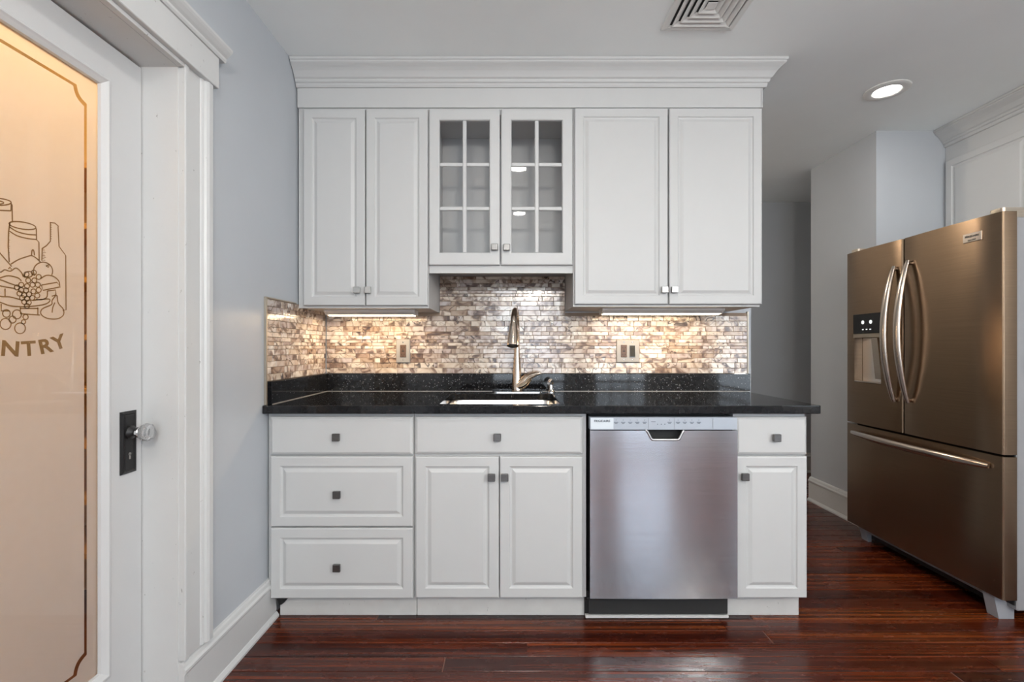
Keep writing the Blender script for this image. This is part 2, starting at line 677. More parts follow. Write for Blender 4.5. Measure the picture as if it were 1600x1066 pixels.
WT = 0.16
b = B()
b.box(XL - WT, XL, YR - 0.16, 0.720, 0, ZC)
b.box(XL - WT, XL, 1.470, 2.72, 0, ZC)
b.box(XL - WT, XL, 0.720, 1.470, 2.036, ZC)
struct(b.obj('wall_left', 'wall'), 'blue-grey painted wall holding the pantry door')
struct(B().box(XL, 1.315, YB, YB + 0.12, 0, ZC).obj('wall_back', 'wall'), 'blue-grey painted wall behind the cabinets and sink')
struct(B().box(-2.55, 3.35, YHALL, YHALL + 0.12, 0, ZC).obj('wall_hallway', 'hall'), 'shaded blue-grey wall at the far end of the hallway')
struct(B().box(2.26, 3.35, 2.93, 3.57, 0, ZC).obj('wall_corner', 'hall'), 'blue-grey wall corner between the hallway and the refrigerator')
a, c, z0, z1 = ADDED_SIDE_WINDOW
struct(B().box(XR, XR + 0.12, YR, a, 0, ZC).box(XR, XR + 0.12, c, 2.93, 0, ZC).box(XR, XR + 0.12, a, c, 0, z0).box(XR, XR + 0.12, a, c, z1, ZC).obj('wall_right', 'wall'), 'blue-grey painted wall behind the refrigerator')
struct(B().box(3.23, 3.35, 3.57, YHALL, 0, ZC).obj('wall_hallway_end', 'hall'), 'blue-grey wall closing the hallway past the corner')
struct(B().box(XL - WT, XL, 2.72, YHALL, 0, ZC).obj('wall_hallway_left', 'hall'), 'blue-grey wall closing the hallway behind the cabinets')

# rear wall with two windows behind the camera
b = B()
xs = [XL - WT]
for (a, c, z0, z1) in WINDOWS:
    b.box(xs[-1], a, YR - 0.16, YR, 0, ZC)
    b.box(a, c, YR - 0.16, YR, 0, z0)
    b.box(a, c, YR - 0.16, YR, z1, ZC)
    xs.append(c)
b.box(xs[-1], XR + 0.12, YR - 0.16, YR, 0, ZC)
struct(b.obj('wall_rear', 'wall'), 'blue-grey painted wall with two windows facing the cabinets')
for i, (a, c, z0, z1) in enumerate(WINDOWS):
    w = B().box(a - 0.09, a, YR, YR + 0.02, z0 - 0.09, z1 + 0.09).box(c, c + 0.09, YR, YR + 0.02, z0 - 0.09, z1 + 0.09) \
        .box(a, c, YR, YR + 0.02, z1, z1 + 0.09).box(a, c, YR, YR + 0.02, z0 - 0.09, z0).obj('window_%d' % (i + 1), 'trim')
    struct(w, ('white mullioned window mirrored in the granite beside the outlet pair', 'white mullioned window mirrored in the glossy tiles behind the faucet')[1 - i])
    B().box(a, a + 0.045, YR - 0.11, YR - 0.07, z0, z1).box(c - 0.045, c, YR - 0.11, YR - 0.07, z0, z1) \
        .box(a + 0.045, c - 0.045, YR - 0.11, YR - 0.07, z1 - 0.045, z1).box(a + 0.045, c - 0.045, YR - 0.11, YR - 0.07, z0, z0 + 0.06) \
        .box(a + 0.045, c - 0.045, YR - 0.11, YR - 0.07, (z0 + z1) / 2 - 0.02, (z0 + z1) / 2 + 0.02).obj('sash', 'trim', w)
    for k in (1, 2):
        xm = a + (c - a) * k / 3
        B().box(xm - 0.012, xm + 0.012, YR - 0.105, YR - 0.075, z0 + 0.06, z1 - 0.045).obj('mullion', 'trim', w)
    B().box(a + 0.045, c - 0.045, YR - 0.092, YR - 0.088, z0 + 0.06, z1 - 0.045).obj('pane', 'glass', w)

a, c, z0, z1 = ADDED_SIDE_WINDOW
w = B().box(XR - 0.02, XR, a - 0.09, a, z0 - 0.09, z1 + 0.09).box(XR - 0.02, XR, c, c + 0.09, z0 - 0.09, z1 + 0.09) \
    .box(XR - 0.02, XR, a, c, z1, z1 + 0.09).box(XR - 0.02, XR, a, c, z0 - 0.09, z0).obj('window_3', 'trim')
struct(w, 'added unseen white framed window in the wall beyond the refrigerator, behind the camera')
B().box(XR + 0.04, XR + 0.08, a, a + 0.045, z0, z1).box(XR + 0.04, XR + 0.08, c - 0.045, c, z0, z1).box(XR + 0.04, XR + 0.08, a + 0.045, c - 0.045, z1 - 0.045, z1) \
    .box(XR + 0.04, XR + 0.08, a + 0.045, c - 0.045, z0, z0 + 0.06).box(XR + 0.04, XR + 0.08, a + 0.045, c - 0.045, (z0 + z1) / 2 - 0.02, (z0 + z1) / 2 + 0.02).obj('sash', 'trim', w)
B().box(XR + 0.058, XR + 0.062, a + 0.045, c - 0.045, z0 + 0.06, z1 - 0.045).obj('pane', 'glass', w)

# pantry shell behind the frosted door
struct(B().box(-2.55, -2.45, 0.1, 2.35, 0, ZC).obj('wall_pantry_back', 'pantry'), 'warm-lit pantry wall seen through the etched glass')
struct(B().box(-2.45, XL - WT, 2.25, 2.35, 0, ZC).obj('wall_pantry_far', 'pantry'), 'warm-lit pantry end wall behind the shelves')
struct(B().box(-2.45, XL - WT, 0.1, 0.2, 0, ZC).obj('wall_pantry_near', 'pantry'), 'warm-lit pantry end wall nearest the camera')

# ------------------------------------------------------------------ door casing, jambs, baseboards
JY0, JY1, JZ = 0.734, 1.456, 2.02
tr = struct(B().box(XL - WT, XL, JY1, 1.470, 0, JZ).box(XL - WT, XL, 0.720, JY0, 0, JZ)
            .box(XL - WT, XL, 0.720, 1.470, JZ, 2.036).obj('trim_1', 'trim'), 'white painted jamb and moulded casing around the pantry door')
PRO = [(0.004, 0.0), (0.004, 0.018), (0.008, 0.020), (0.022, 0.020), (0.025, 0.016), (0.078, 0.016), (0.082, 0.019), (0.088, 0.022),
       (0.093, 0.019), (0.097, 0.026), (0.106, 0.030), (0.124, 0.030), (0.128, 0.026), (0.128, 0.0)]
for sgn, y0 in ((1, JY1), (-1, JY0)):
    B().prism([(XL + w, y0 + sgn * q) for q, w in PRO], 0.185, 2.032, 'z').obj('casing', 'trim', tr)
    ya, yb = sorted((y0 + sgn * 0.002, y0 + sgn * 0.132))
    if sgn < 0:
        B().box(XL, XL + 0.033, ya, yb, 0, 0.185, 0.003).obj('plinth', 'trim', tr)
B().box(XL, XL + 0.036, JY0 - 0.150, JY1 + 0.148, 2.032, 2.136, 0.002).obj('head_board', 'trim', tr)
CAP = [(0, 2.136), (0.040, 2.136), (0.044, 2.142), (0.044, 2.150), (0.052, 2.156), (0.062, 2.166), (0.066, 2.172), (0.066, 2.180), (0, 2.180)]
B().prism([(XL + q, z) for q, z in CAP], JY0 - 0.175, JY1 + 0.176, 'y').obj('head_cap', 'trim', tr)
B().box(XL + 0.0005, XL + 0.020, JY0, JY1, JZ, 2.032, 0.001).obj('head_bead', 'trim', tr)

BPRO = [(0, 0), (0.030, 0), (0.030, 0.008), (0.022, 0.020), (0.019, 0.022), (0.019, 0.132), (0.023, 0.138), (0.023, 0.146), (0.017, 0.152), (0.013, 0.163), (0.008, 0.168), (0, 0.170)]
BPRO = [(w, z * 1.06) for w, z in BPRO]
o = B().prism([(XL + w, z) for w, z in BPRO], JY1 + 0.002, 2.028, 'y').obj('baseboard_left', 'trim')
struct(o, 'tall white moulded baseboard between pantry door and drawer cabinet')
o = B().prism([(2.26 - w, z) for w, z in BPRO], 2.93, 3.57, 'y').obj('baseboard_hallway', 'trim')
struct(o, 'tall white moulded baseboard beside the refrigerator')
o = B().prism([(YHALL - w, z) for w, z in BPRO], XL, 3.23, 'x').obj('baseboard_hallway_end', 'trim')
struct(o, 'white baseboard along the shaded end wall of the hallway')

# ------------------------------------------------------------------ pantry door
DX = -1.14                      # room-side face of the door
d1 = struct(B().box(DX - 0.034, DX, JY1 - 0.131, JY1 - 0.004, 0.008, JZ - 0.007).obj('door_1', 'door'),
            'white pantry door with etched frosted glass and crystal knob')
B().box(DX - 0.034, DX, JY0 + 0.003, JY0 + 0.131, 0.008, JZ - 0.007).obj('stile', 'door', d1)
GY0, GY1, GZ0, GZ1 = 0.865, 1.325, 0.236, 1.900
B().box(DX - 0.034, DX, GY0, GY1, GZ1, JZ - 0.007).obj('top_rail', 'door', d1)
B().box(DX - 0.034, DX, GY0, GY1, 0.008, GZ0).obj('bottom_rail', 'door', d1)
b = B(face_px(DX))
b.rings(GY0 - 0.014, GY1 + 0.014, GZ0 - 0.014, GZ1 + 0.014, [(0, 0), (0, 0.003), (0.003, 0.005), (0.008, 0.005), (0.011, 0.002), (0.014, 0.0), (0.018, -0.003), (0.022, -0.006), (0.024, -0.014)], cap=False)
b.obj('glazing_bead', 'door', d1, 30)
pane = B().box(DX - 0.018, DX - 0.014, GY0 - 0.004, GY1 + 0.004, GZ0 - 0.004, GZ1 + 0.004).obj('glass_pane', 'glass', d1)


def border(off, cut):
    """rectangle with scooped corners, off from the glass edge"""
    a0, a1, z0, z1 = GY0 + off, GY1 - off, GZ0 + off + 0.008, GZ1 - off - 0.008
    pts = []
    for cx, cz, q in ((a1, z1, 0), (a0, z1, 1), (a0, z0, 2), (a1, z0, 3)):
        seg = []
        sx = 1 if cx == a1 else -1
        sz = 1 if cz == z1 else -1
        # from the side edge to the top edge: a shallow scoop
        seg = [(cx - sx * cut * (k / 6) + sx * 0.006 * math.sin(k / 6 * math.pi) * -1, cz - sz * cut * 1.2 * (1 - k / 6) - sz * 0.006 * math.sin(k / 6 * math.pi)) for k in range(7)]
        if q in (1, 3):
            seg = seg[::-1]
        pts += seg
    return pts


def film(name, loops, parent):
    bm = bmesh.new()
    for lp in loops:
        vs = [bm.verts.new((DX - 0.020, y, z)) for y, z in lp]
        for i in range(len(vs)):
            bm.edges.new((vs[i], vs[(i + 1) % len(vs)]))
    bmesh.ops.triangle_fill(bm, edges=list(bm.edges), use_beauty=True)
    bb = B()
    bb.merge(bm)
    return bb.obj(name, 'frosted', parent)


e = 0.002
film('frosted_margin', [[(GY0 - e, GZ0 - e), (GY1 + e, GZ0 - e), (GY1 + e, GZ1 + e), (GY0 - e, GZ1 + e)], border(0.0365, 0.030)], pane)
film('frosted_field', [border(0.0445, 0.032)], pane)


def on_door(px, py):
    """crop pixel of the etching on the door's plane -> point in the glass"""
    x, y = px / 3.675, 290 + py / 3.675
    d = 1.158 * F / (800 - x)
    return (DX - 0.0192, d, EYE - (y - 543) * d / F)


def arc(cx, cy, rx, ry, a0=0, a1=360, n=18, rot=0):
    out = []
    for k in range(n + 1):
        a = math.radians(a0 + (a1 - a0) * k / n)
        x, y = rx * math.cos(a), ry * math.sin(a)
        r = math.radians(rot)
        out.append((cx + x * math.cos(r) - y * math.sin(r), cy + x * math.sin(r) + y * math.cos(r)))
    return out


def smooth_line(pts, n=4):
    out = []
    for i in range(len(pts) - 1):
        p0, p1, p2, p3 = pts[max(i - 1, 0)], pts[i], pts[i + 1], pts[min(i + 2, len(pts) - 1)]
        for k in range(n):
            t = k / n
            out.append(tuple(0.5 * (2 * p1[j] + (p2[j] - p0[j]) * t + (2 * p0[j] - 5 * p1[j] + 4 * p2[j] - p3[j]) * t * t
                                    + (3 * p1[j] - p0[j] - 3 * p2[j] + p3[j]) * t ** 3) for j in range(2)))
    return out + [pts[-1]]


jars = [arc(-40, 92, 108, 22, 0, 360, 24, 3), arc(-55, 95, 80, 13, 0, 360, 20, 3), [(68, 102), (66, 145)], smooth_line([(-150, 128), (-40, 140), (66, 145)]), [(72, 108), (74, 206)], [(-150, 100), (-150, 420)],
        arc(132, 230, 78, 20, 0, 360, 24, 9), smooth_line([(58, 238), (100, 264), (160, 280), (213, 284)]), smooth_line([(58, 262), (100, 288), (160, 304), (213, 310)]),
        [(60, 212), (52, 270), (50, 350), (56, 440)], [(211, 246), (213, 312), (226, 325), (228, 436)]]
bottle = [[(288, 212), (318, 216), (340, 235)], [(292, 214), (292, 320), (270, 345), (245, 362), (243, 432)], [(336, 236), (342, 350), (380, 402), (382, 715), (362, 716)]]
lidp = [smooth_line([(65, 452), (110, 425), (160, 408), (186, 403), (215, 420), (237, 442)]), smooth_line([(184, 402), (187, 374), (196, 372), (201, 402)]), [(0, 385), (70, 465)]]
fruit = [arc(250, 492, 55, 52, 150, 385, 18), [(268, 462), (288, 452), (280, 470), (268, 462)], smooth_line([(-60, 470), (0, 498), (30, 484), (62, 492), (95, 474), (125, 498), (137, 524)]),
         smooth_line([(0, 532), (50, 518), (105, 530), (126, 548)]), [(52, 480), (60, 468), (68, 482)], smooth_line([(140, 525), (150, 500), (175, 494), (190, 505), (180, 524), (150, 526), (140, 525)]),
         smooth_line([(235, 535), (270, 516), (310, 522), (340, 548), (346, 578)]), [(240, 572), (330, 556), (350, 582), (250, 602), (240, 572)], [(274, 606), (321, 600), (324, 626)],
         smooth_line([(208, 654), (245, 655), (272, 640), (275, 606)])]
crate = [smooth_line([(-120, 510), (0, 540), (60, 562), (130, 586)]), smooth_line([(-120, 545), (0, 576), (92, 592)]), [(32, 592), (32, 636)], smooth_line([(-120, 610), (0, 636), (60, 640), (122, 656)]),
         smooth_line([(-120, 640), (0, 670), (60, 690), (130, 696), (200, 692), (260, 682), (287, 666), (284, 652), (240, 654), (190, 660)]), [(120, 700), (120, 736), (232, 744)], [(120, 706), (220, 706)], [(220, 700), (220, 742)],
         [(10, 680), (10, 720), (60, 720)]]
bulb = [smooth_line([(325, 628), (302, 660), (298, 684), (246, 708), (238, 738), (272, 762), (330, 766), (366, 745), (366, 710), (338, 676), (330, 630)]), [(300, 636), (325, 628), (332, 640)], smooth_line([(318, 672), (306, 700), (302, 730)])]
grapes = [(155, 510), (197, 500), (225, 525), (165, 545), (200, 545), (125, 570), (158, 578), (190, 570), (220, 570), (100, 585), (125, 600), (153, 602), (195, 608), (225, 600),
          (115, 620), (142, 630), (170, 625), (217, 632), (130, 645), (158, 650), (188, 645), (142, 668), (168, 672), (158, 692)]
berries = [(35, 795, 32), (118, 820, 31), (150, 755, 15), (138, 783, 12), (75, 770, 20), (100, 740, 26), (40, 735, 22)]


def strokes(name, lines, w=0.0029):
    b = B()
    for ln in lines:
        b.ribbon([on_door(*p) for p in ln], w, (1, 0, 0))
    return b.obj(name, 'etch', pane)


strokes('etched_jars', jars)
strokes('etched_bottle', bottle)
strokes('etched_pot_lid', lidp)
strokes('etched_fruit', fruit)
strokes('etched_crate', crate)
strokes('etched_bulb', bulb)
strokes('etched_grapes', [arc(x, y, 14.5, 14.5, 20, 380, 12) for x, y in grapes], 0.0025)
strokes('etched_berries', [arc(x, y, r, r, 0, 360, 16) for x, y, r in berries], 0.0025)
strokes('etched_hatching', [[(52, 275 + 12 * k), (60 - (k % 3) * 2, 278 + 12 * k)] for k in range(14)] + [[(245, 365 + 9 * k), (258 + (k % 3) * 4, 368 + 9 * k)] for k in range(9)]
        + [[(292, 225 + 13 * k), (300, 228 + 13 * k)] for k in range(7)], 0.0013)
RAD = 0.30
for ch, da in zip('PANTRY', (-0.106, -0.066, -0.0215, 0.0225, 0.065, 0.104)):
    th = da / RAD
    y, z = 1.112 + RAD * math.sin(th), 1.135 + RAD * (1 - math.cos(th))
    mx = Matrix.Translation((DX - 0.0192, y, z)) @ face_px(0) @ Matrix.Rotation(th, 4, 'Z')
    lettering('etched_letter', ch, 0.049, mx, 'etch', pane, bold=0.0013, extrude=0.0002, width=1.12)

# lock plate and crystal knob
lp = B(face_px(DX))
lp.rings(1.372, 1.430, 0.782, 0.966, [(0, 0), (0, 0.003), (0.007, 0.007), (0.011, 0.005), (0.014, 0.006)])
lp = lp.obj('lock_plate', 'bronze', d1)
for yy, zz in ((1.381, 0.957), (1.421, 0.957), (1.381, 0.791), (1.421, 0.791)):
    B().lathe([(0.004, 0), (0.004, 0.0015), (0.002, 0.002)], Matrix.Translation((DX + 0.0045, yy, zz)) @ Matrix.Rotation(math.pi / 2, 4, 'Y'), 10).obj('screw', 'bronze', lp)
RY = Matrix.Rotation(math.pi / 2, 4, 'Y')
B().lathe([(0.0045, 0), (0.0045, 0.0012)], Matrix.Translation((DX + 0.006, 1.401, 0.839)) @ RY, 14).box(DX + 0.006, DX + 0.0072, 1.3985, 1.4035, 0.824, 0.839).obj('keyhole', 'plate', lp)
kn = Matrix.Translation((DX, 1.401, 0.903)) @ RY
B().lathe([(0.020, 0.005), (0.020, 0.012), (0.014, 0.018), (0.009, 0.022), (0.009, 0.030)], kn, 24).obj('knob_rose', 'bronze', lp, 40)
B().lathe([(0.010, 0.028), (0.015, 0.030), (0.016, 0.037), (0.014, 0.040)], kn, 24).obj('knob_collar', 'chrome', lp, 40)
B().lathe([(0.013, 0.040), (0.020, 0.043), (0.0265, 0.051), (0.0275, 0.057), (0.025, 0.066), (0.017, 0.072), (0.008, 0.070)], kn, 12).obj('crystal_knob', 'crystal', lp)

# pantry shelves and lamp behind the glass
sh = thing('pantry_shelving', 'tan wooden pantry shelves glimpsed through the clear border of the etched glass', 'shelving', (-1.85, 2.1, 0))
for z in (0.30, 0.52, 0.75, 0.975, 1.196, 1.43, 1.65, 1.90):
    B().box(-2.44, -1.24, 1.93, 2.24, z - 0.012, z + 0.012, 0.002).obj('shelf', 'shelf', sh)
for x in (-2.44, -1.24):
    B().box(x - 0.012 if x > -2 else x, x if x > -2 else x + 0.012, 1.93, 2.24, 0, 2.0).obj('upright', 'shelf', sh)
pl = thing('pantry_lamp', 'warm globe ceiling lamp glowing behind the frosted pantry glass', 'lamp', (-1.62, 1.08, ZC))
B().lathe([(0.07, 0), (0.07, -0.02), (0.05, -0.03), (0.03, -0.05)], Matrix.Translation((-1.62, 1.08, ZC)), 24).obj('ceiling_plate', 'stripbody', pl, 40)
B().lathe([(0.03, -0.05), (0.06, -0.075), (0.08, -0.12), (0.075, -0.16), (0.05, -0.19), (0.01, -0.20)], Matrix.Translation((-1.62, 1.08, ZC)), 24).obj('globe', 'globe', pl, 50)
light('pantry_bulb', 'POINT', pl, (-1.62, 1.08, ZC - 0.235), PANTRY_W, (1.0, 0.56, 0.17), shadow_soft_size=0.06)


# ------------------------------------------------------------------ cabinets
FRAME_PROF = [(0, 0), (0, 0.015), (0.002, 0.0185), (0.005, 0.020), (0.040, 0.020), (0.042, 0.0185), (0.044, 0.015), (0.049, 0.013)]
FIELD_PROF = [(0.049, 0.013), (0.052, 0.013), (0.064, 0.0185), (0.067, 0.0195)]


def knob(mx, u, v, w, parent, mat='pewter'):
    b = B(mx)
    b.lathe([(0.006, w), (0.006, w + 0.012)], Matrix.Translation((u, v, 0)), 12)
    b.box(u - 0.0155, u + 0.0155, v - 0.0155, v + 0.0155, w + 0.010, w + 0.022, 0.002)
    b.obj('knob', mat, parent)


def raised_door(name, mx, u0, u1, v0, v1, parent, kn=None, kmat='pewter'):
    d = B(mx).rings(u0, u1, v0, v1, FRAME_PROF, cap=False, base=True).obj(name, 'cab', parent)
    B(mx).rings(u0, u1, v0, v1, FIELD_PROF).obj('raised_panel', 'cab', d)
    if kn:
        knob(mx, kn[0], kn[1], 0.020 if abs(kn[0] - u0) < 0.04 or abs(kn[0] - u1) < 0.04 else 0.0195, d, kmat)
    return d


def slab_front(name, mx, u0, u1, v0, v1, parent, kn):
    d = B(mx).rings(u0, u1, v0, v1, [(0, 0), (0, 0.012), (0.002, 0.015), (0.010, 0.0195), (0.012, 0.020)], base=True).obj(name, 'cab', parent)
    knob(mx, kn[0], kn[1], 0.020, d)
    return d


def carcass(e, x0, x1, y0, y1, z0, z1, mat='cab', inner=None, shelves=()):
    t = 0.016
    B().box(x0, x0 + t, y0, y1, z0, z1).obj('side_panel', mat, e)
    B().box(x1 - t, x1, y0, y1, z0, z1).obj('side_panel', mat, e)
    B().box(x0 + t, x1 - t, y0, y1, z0, z0 + t).obj('bottom_panel', mat, e)
    B().box(x0 + t, x1 - t, y1 - 0.008, y1, z0 + t, z1).obj('back_panel', inner or mat, e)


def face_frame(e, x0, x1, y, z0, z1, ls, rs, ts, bs, mids=()):
    """front frame of stiles and rails, 18 mm thick, facing the camera at y"""
    b = B()
    b.box(x0, x0 + ls, y, y + 0.018, z0, z1)
    b.box(x1 - rs, x1, y, y + 0.018, z0, z1)
    if ts:
        b.box(x0 + ls, x1 - rs, y, y + 0.018, z1 - ts, z1)
    if bs:
        b.box(x0 + ls, x1 - rs, y, y + 0.018, z0, z0 + bs)
    for z in mids:
        b.box(x0 + ls, x1 - rs, y, y + 0.018, z - 0.015, z + 0.015)
    return b.obj('face_frame', 'cab', e)


UF = 2.265                       # face frame of the wall cabinets (doors stand 20 mm proud)
FU = face_y(UF)
UT, UB = 2.288, 1.354

c1 = thing('wall_cabinet', 'white wall cabinet with two narrow raised-panel doors beside the blue-grey wall', 'cabinet', (-0.71, 2.59, 1.36), 'wall cabinets over the sink run')
carcass(c1, -1.022, -0.399, UF + 0.018, YB - 0.001, 1.345, 2.40)
face_frame(c1, -1.022, -0.399, UF, 1.343, 2.40, 0.045, 0.045, 0.13, 0.05)
raised_door('door', FU, -0.993, -0.700, UB, UT, c1, (-0.733, 1.426), 'pewter_hi')
raised_door('door', FU, -0.695, -0.401, UB, UT, c1, (-0.681, 1.426), 'pewter_hi')

c3 = thing('wall_cabinet', 'white wall cabinet with two wide raised-panel doors over the dishwasher', 'cabinet', (0.74, 2.59, 1.36), 'wall cabinets over the sink run')
carcass(c3, 0.293, 1.188, UF + 0.018, YB - 0.001, 1.352, 2.40)
face_frame(c3, 0.293, 1.188, UF, 1.350, 2.40, 0.04, 0.04, 0.13, 0.05)
raised_door('door', FU, 0.298, 0.742, UB + 0.006, UT + 0.006, c3, (0.722, 1.428), 'pewter_hi')
raised_door('door', FU, 0.748, 1.190, UB + 0.006, UT + 0.006, c3, (0.769, 1.428), 'pewter_hi')

c2 = thing('wall_cabinet', 'white wall cabinet with two six-pane glass doors above the faucet', 'cabinet', (-0.05, 2.59, 1.51), 'wall cabinets over the sink run')
carcass(c2, -0.397, 0.291, UF + 0.018, YB - 0.001, 1.548, 2.40, 'inside', 'inside')
B().box(-0.381, 0.275, UF + 0.02, YB - 0.01, 2.30, 2.316).obj('top_panel', 'inside', c2)
face_frame(c2, -0.397, 0.291, UF, 1.511, 2.40, 0.03, 0.03, 0.13, 0.055)


def glass_door(u0, u1, v0, v1, kn, glass_u, glass_v):
    g0, g1, h0, h1 = *glass_u, *glass_v
    d = B(FU)
    d.rings(u0, u1, v0, v1, [(0, 0), (0, 0.015), (0.002, 0.0185), (0.005, 0.020)], cap=False)
    # flat frame from the outer edge to the glass opening, with an eased inner edge
    def rect(i, w):
        return [(u0 + i, v0 + i, w), (u1 - i, v0 + i, w), (u1 - i, v1 - i, w), (u0 + i, v1 - i, w)]
    def inner(i, w):
        return [(g0 + i, h0 + i, w), (g1 - i, h0 + i, w), (g1 - i, h1 - i, w), (g0 + i, h1 - i, w)]
    vs = rect(0.005, 0.020) + inner(-0.006, 0.020) + inner(-0.002, 0.018) + inner(0, 0.013) + inner(0, 0.0) + rect(0, 0)
    d.raw(vs, [(k * 4 + j, k * 4 + (j + 1) % 4, k * 4 + 4 + (j + 1) % 4, k * 4 + 4 + j) for k in range(5) for j in range(4)])
    d = d.obj('door', 'cab', c2)
    m = 0.0088
    um = (g0 + g1) / 2
    B(FU).box(um - m * 1.05, um + m * 1.05, h0, h1, 0.004, 0.016, 0.003).obj('muntin', 'cab', d)
    vz = [h0 + (h1 - h0) * k / 3 for k in range(4)]
    for k in (1, 2):
        B(FU).box(g0, um - m, vz[k] - m, vz[k] + m, 0.004, 0.016, 0.003).obj('muntin', 'cab', d)
        B(FU).box(um + m, g1, vz[k] - m, vz[k] + m, 0.004, 0.016, 0.003).obj('muntin', 'cab', d)
    for k in range(3):
        for a, c in ((g0, um - m), (um + m, g1)):
            B(FU).box(a, c, vz[k] + (m if k else 0), vz[k + 1] - (m if k < 2 else 0), 0.006, 0.009).obj('pane', 'glass', d)
    knob(FU, *kn, 0.020, d)
    return vz


vz = glass_door(-0.3955, -0.058, 1.547, 2.288, (-0.082, 1.629), (-0.344, -0.108), (1.607, 2.236))
glass_door(-0.052, 0.289, 1.547, 2.288, (-0.025, 1.628), (-0.002, 0.238), (1.607, 2.236))

# frieze and crown over the wall cabinets
cr = thing('cabinet_crown', 'white moulded crown along the top of the wall cabinets', 'molding', (0.1, UF, 2.40))
B().box(-1.024, 1.190, UF - 0.012, UF + 0.004, 2.300, 2.415).box(1.1885, 1.196, UF - 0.012, YB - 0.002, 2.300, 2.415).obj('frieze_board', 'cab', cr)
CP = [(0.012, 2.392), (0.020, 2.393), (0.024, 2.400), (0.024, 2.410), (0.030, 2.413), (0.033, 2.420), (0.033, 2.425), (0.040, 2.430), (0.046, 2.440), (0.054, 2.452), (0.066, 2.464),
      (0.078, 2.473), (0.083, 2.478), (0.083, 2.484), (0.088, 2.487), (0.088, 2.4985), (0.012, 2.4985)]
b = B()
vs, n = [], len(CP)
for q, z in CP:
    vs.append((-1.026, UF - q, z))
for q, z in CP:
    vs.append((1.188 + q, UF - q, z))
for q, z in CP:
    vs.append((1.188 + q, YB - 0.002, z))
fs = [(k * n + i, k * n + (i + 1) % n, (k + 1) * n + (i + 1) % n, (k + 1) * n + i) for k in range(2) for i in range(n)]
fs += [tuple(range(n)), tuple(range(2 * n, 3 * n))]
b.raw(vs, fs).obj('crown', 'cab', cr)

# base cabinets
BF = 1.990                       # face frame; doors stand proud to 1.970
FB = face_y(BF)
CT, CB = 0.915, 0.881
YK = 2.035                       # face of the toe kick
LOW = 0.104

k1 = thing('base_cabinet', 'white three-drawer base cabinet against the blue-grey wall', 'cabinet', (-0.71, 2.3, 0), 'base cabinets')
carcass(k1, -1.024, -0.412, BF + 0.018, YB - 0.003, LOW, CB - 0.001)
face_frame(k1, -1.024, -0.412, BF, LOW, CB - 0.001, 0.03, 0.03, 0.025, 0.03, (0.704, 0.404))
slab_front('drawer', FB, -1.011, -0.414, 0.7065, 0.866, k1, (-0.729, 0.782))
raised_door('drawer', FB, -1.009, -0.414, 0.4065, 0.700, k1, (-0.726, 0.544))
raised_door('drawer', FB, -1.009, -0.414, 0.106, 0.4005, k1, (-0.726, 0.241))
B().box(-1.000, -0.411, YK, YK + 0.018, 0, LOW, 0.002).obj('toe_kick', 'kick', k1)

k2 = thing('base_cabinet', 'white sink base cabinet with two doors under a false drawer front', 'cabinet', (-0.05, 2.3, 0), 'base cabinets')
carcass(k2, -0.410, 0.312, BF + 0.018, YB - 0.003, LOW, CB - 0.001)
face_frame(k2, -0.410, 0.312, BF, LOW, CB - 0.001, 0.03, 0.03, 0.02, 0.03, (0.704,))
slab_front('drawer_front', FB, -0.405, 0.296, 0.709, 0.866, k2, (-0.061, 0.782))
raised_door('door', FB, -0.403, -0.0545, 0.1085, 0.699, k2, (-0.085, 0.616))
raised_door('door', FB, -0.0515, 0.295, 0.1085, 0.699, k2, (-0.030, 0.616))
B().box(-0.409, 0.312, YK, YK + 0.018, 0, LOW, 0.002).obj('toe_kick', 'kick', k2)

k3 = thing('base_cabinet', 'narrow white base cabinet at the open end of the counter', 'cabinet', (1.08, 2.3, 0), 'base cabinets')
carcass(k3, 0.932, 1.232, BF + 0.018, YB - 0.003, LOW, CB - 0.001)
face_frame(k3, 0.932, 1.232, BF, LOW, CB - 0.001, 0.02, 0.02, 0.02, 0.03, (0.704,))
slab_front('drawer', FB, 0.936, 1.232, 0.7065, 0.864, k3, (1.097, 0.780))
raised_door('door', FB, 0.936, 1.232, 0.1085, 0.700, k3, (0.966, 0.618))
B().box(0.925, 1.236, YK, YK + 0.018, 0, LOW, 0.002).box(1.218, 1.236, YK + 0.018, YB - 0.003, 0, LOW).obj('toe_kick', 'kick', k3)
B().box(0.925, 0.9315, BF - 0.012, BF + 0.02, 0.866, CB - 0.001).obj('filler_strip', 'cab', k3)

w = thing('dark_corner_wedge', 'small black wedge shape between the toe kick and baseboard', 'bumper', (-0.985, 2.02, 0.07))
b = B()  # dark quarter shape in the corner, built as a small black wedge
b.prism([(-1.000 + 0.0, 0.103), (-0.955, 0.103), (-0.957, 0.088), (-0.966, 0.072), (-0.978, 0.062), (-0.992, 0.058)], 2.008, 2.034, 'y')
b.obj('wedge', 'black', w)
B().box(-0.985, -0.965, 2.004, 2.009, 0.085, 0.100, 0.002).obj('rib', 'dark', w)

# ------------------------------------------------------------------ countertop, sink, faucet
CUT = (-0.312, 0.206, 2.003, 2.462)


def round_rect(x0, x1, y0, y1, r, n=6):
    pts = []
    for cx, cy, a in ((x1 - r, y1 - r, 0), (x0 + r, y1 - r, 90), (x0 + r, y0 + r, 180), (x1 - r, y0 + r, 270)):
        for k in range(n + 1):
            t = math.radians(a + 90 * k / n)
            pts.append((cx + r * math.cos(t), cy + r * math.sin(t)))
    return pts


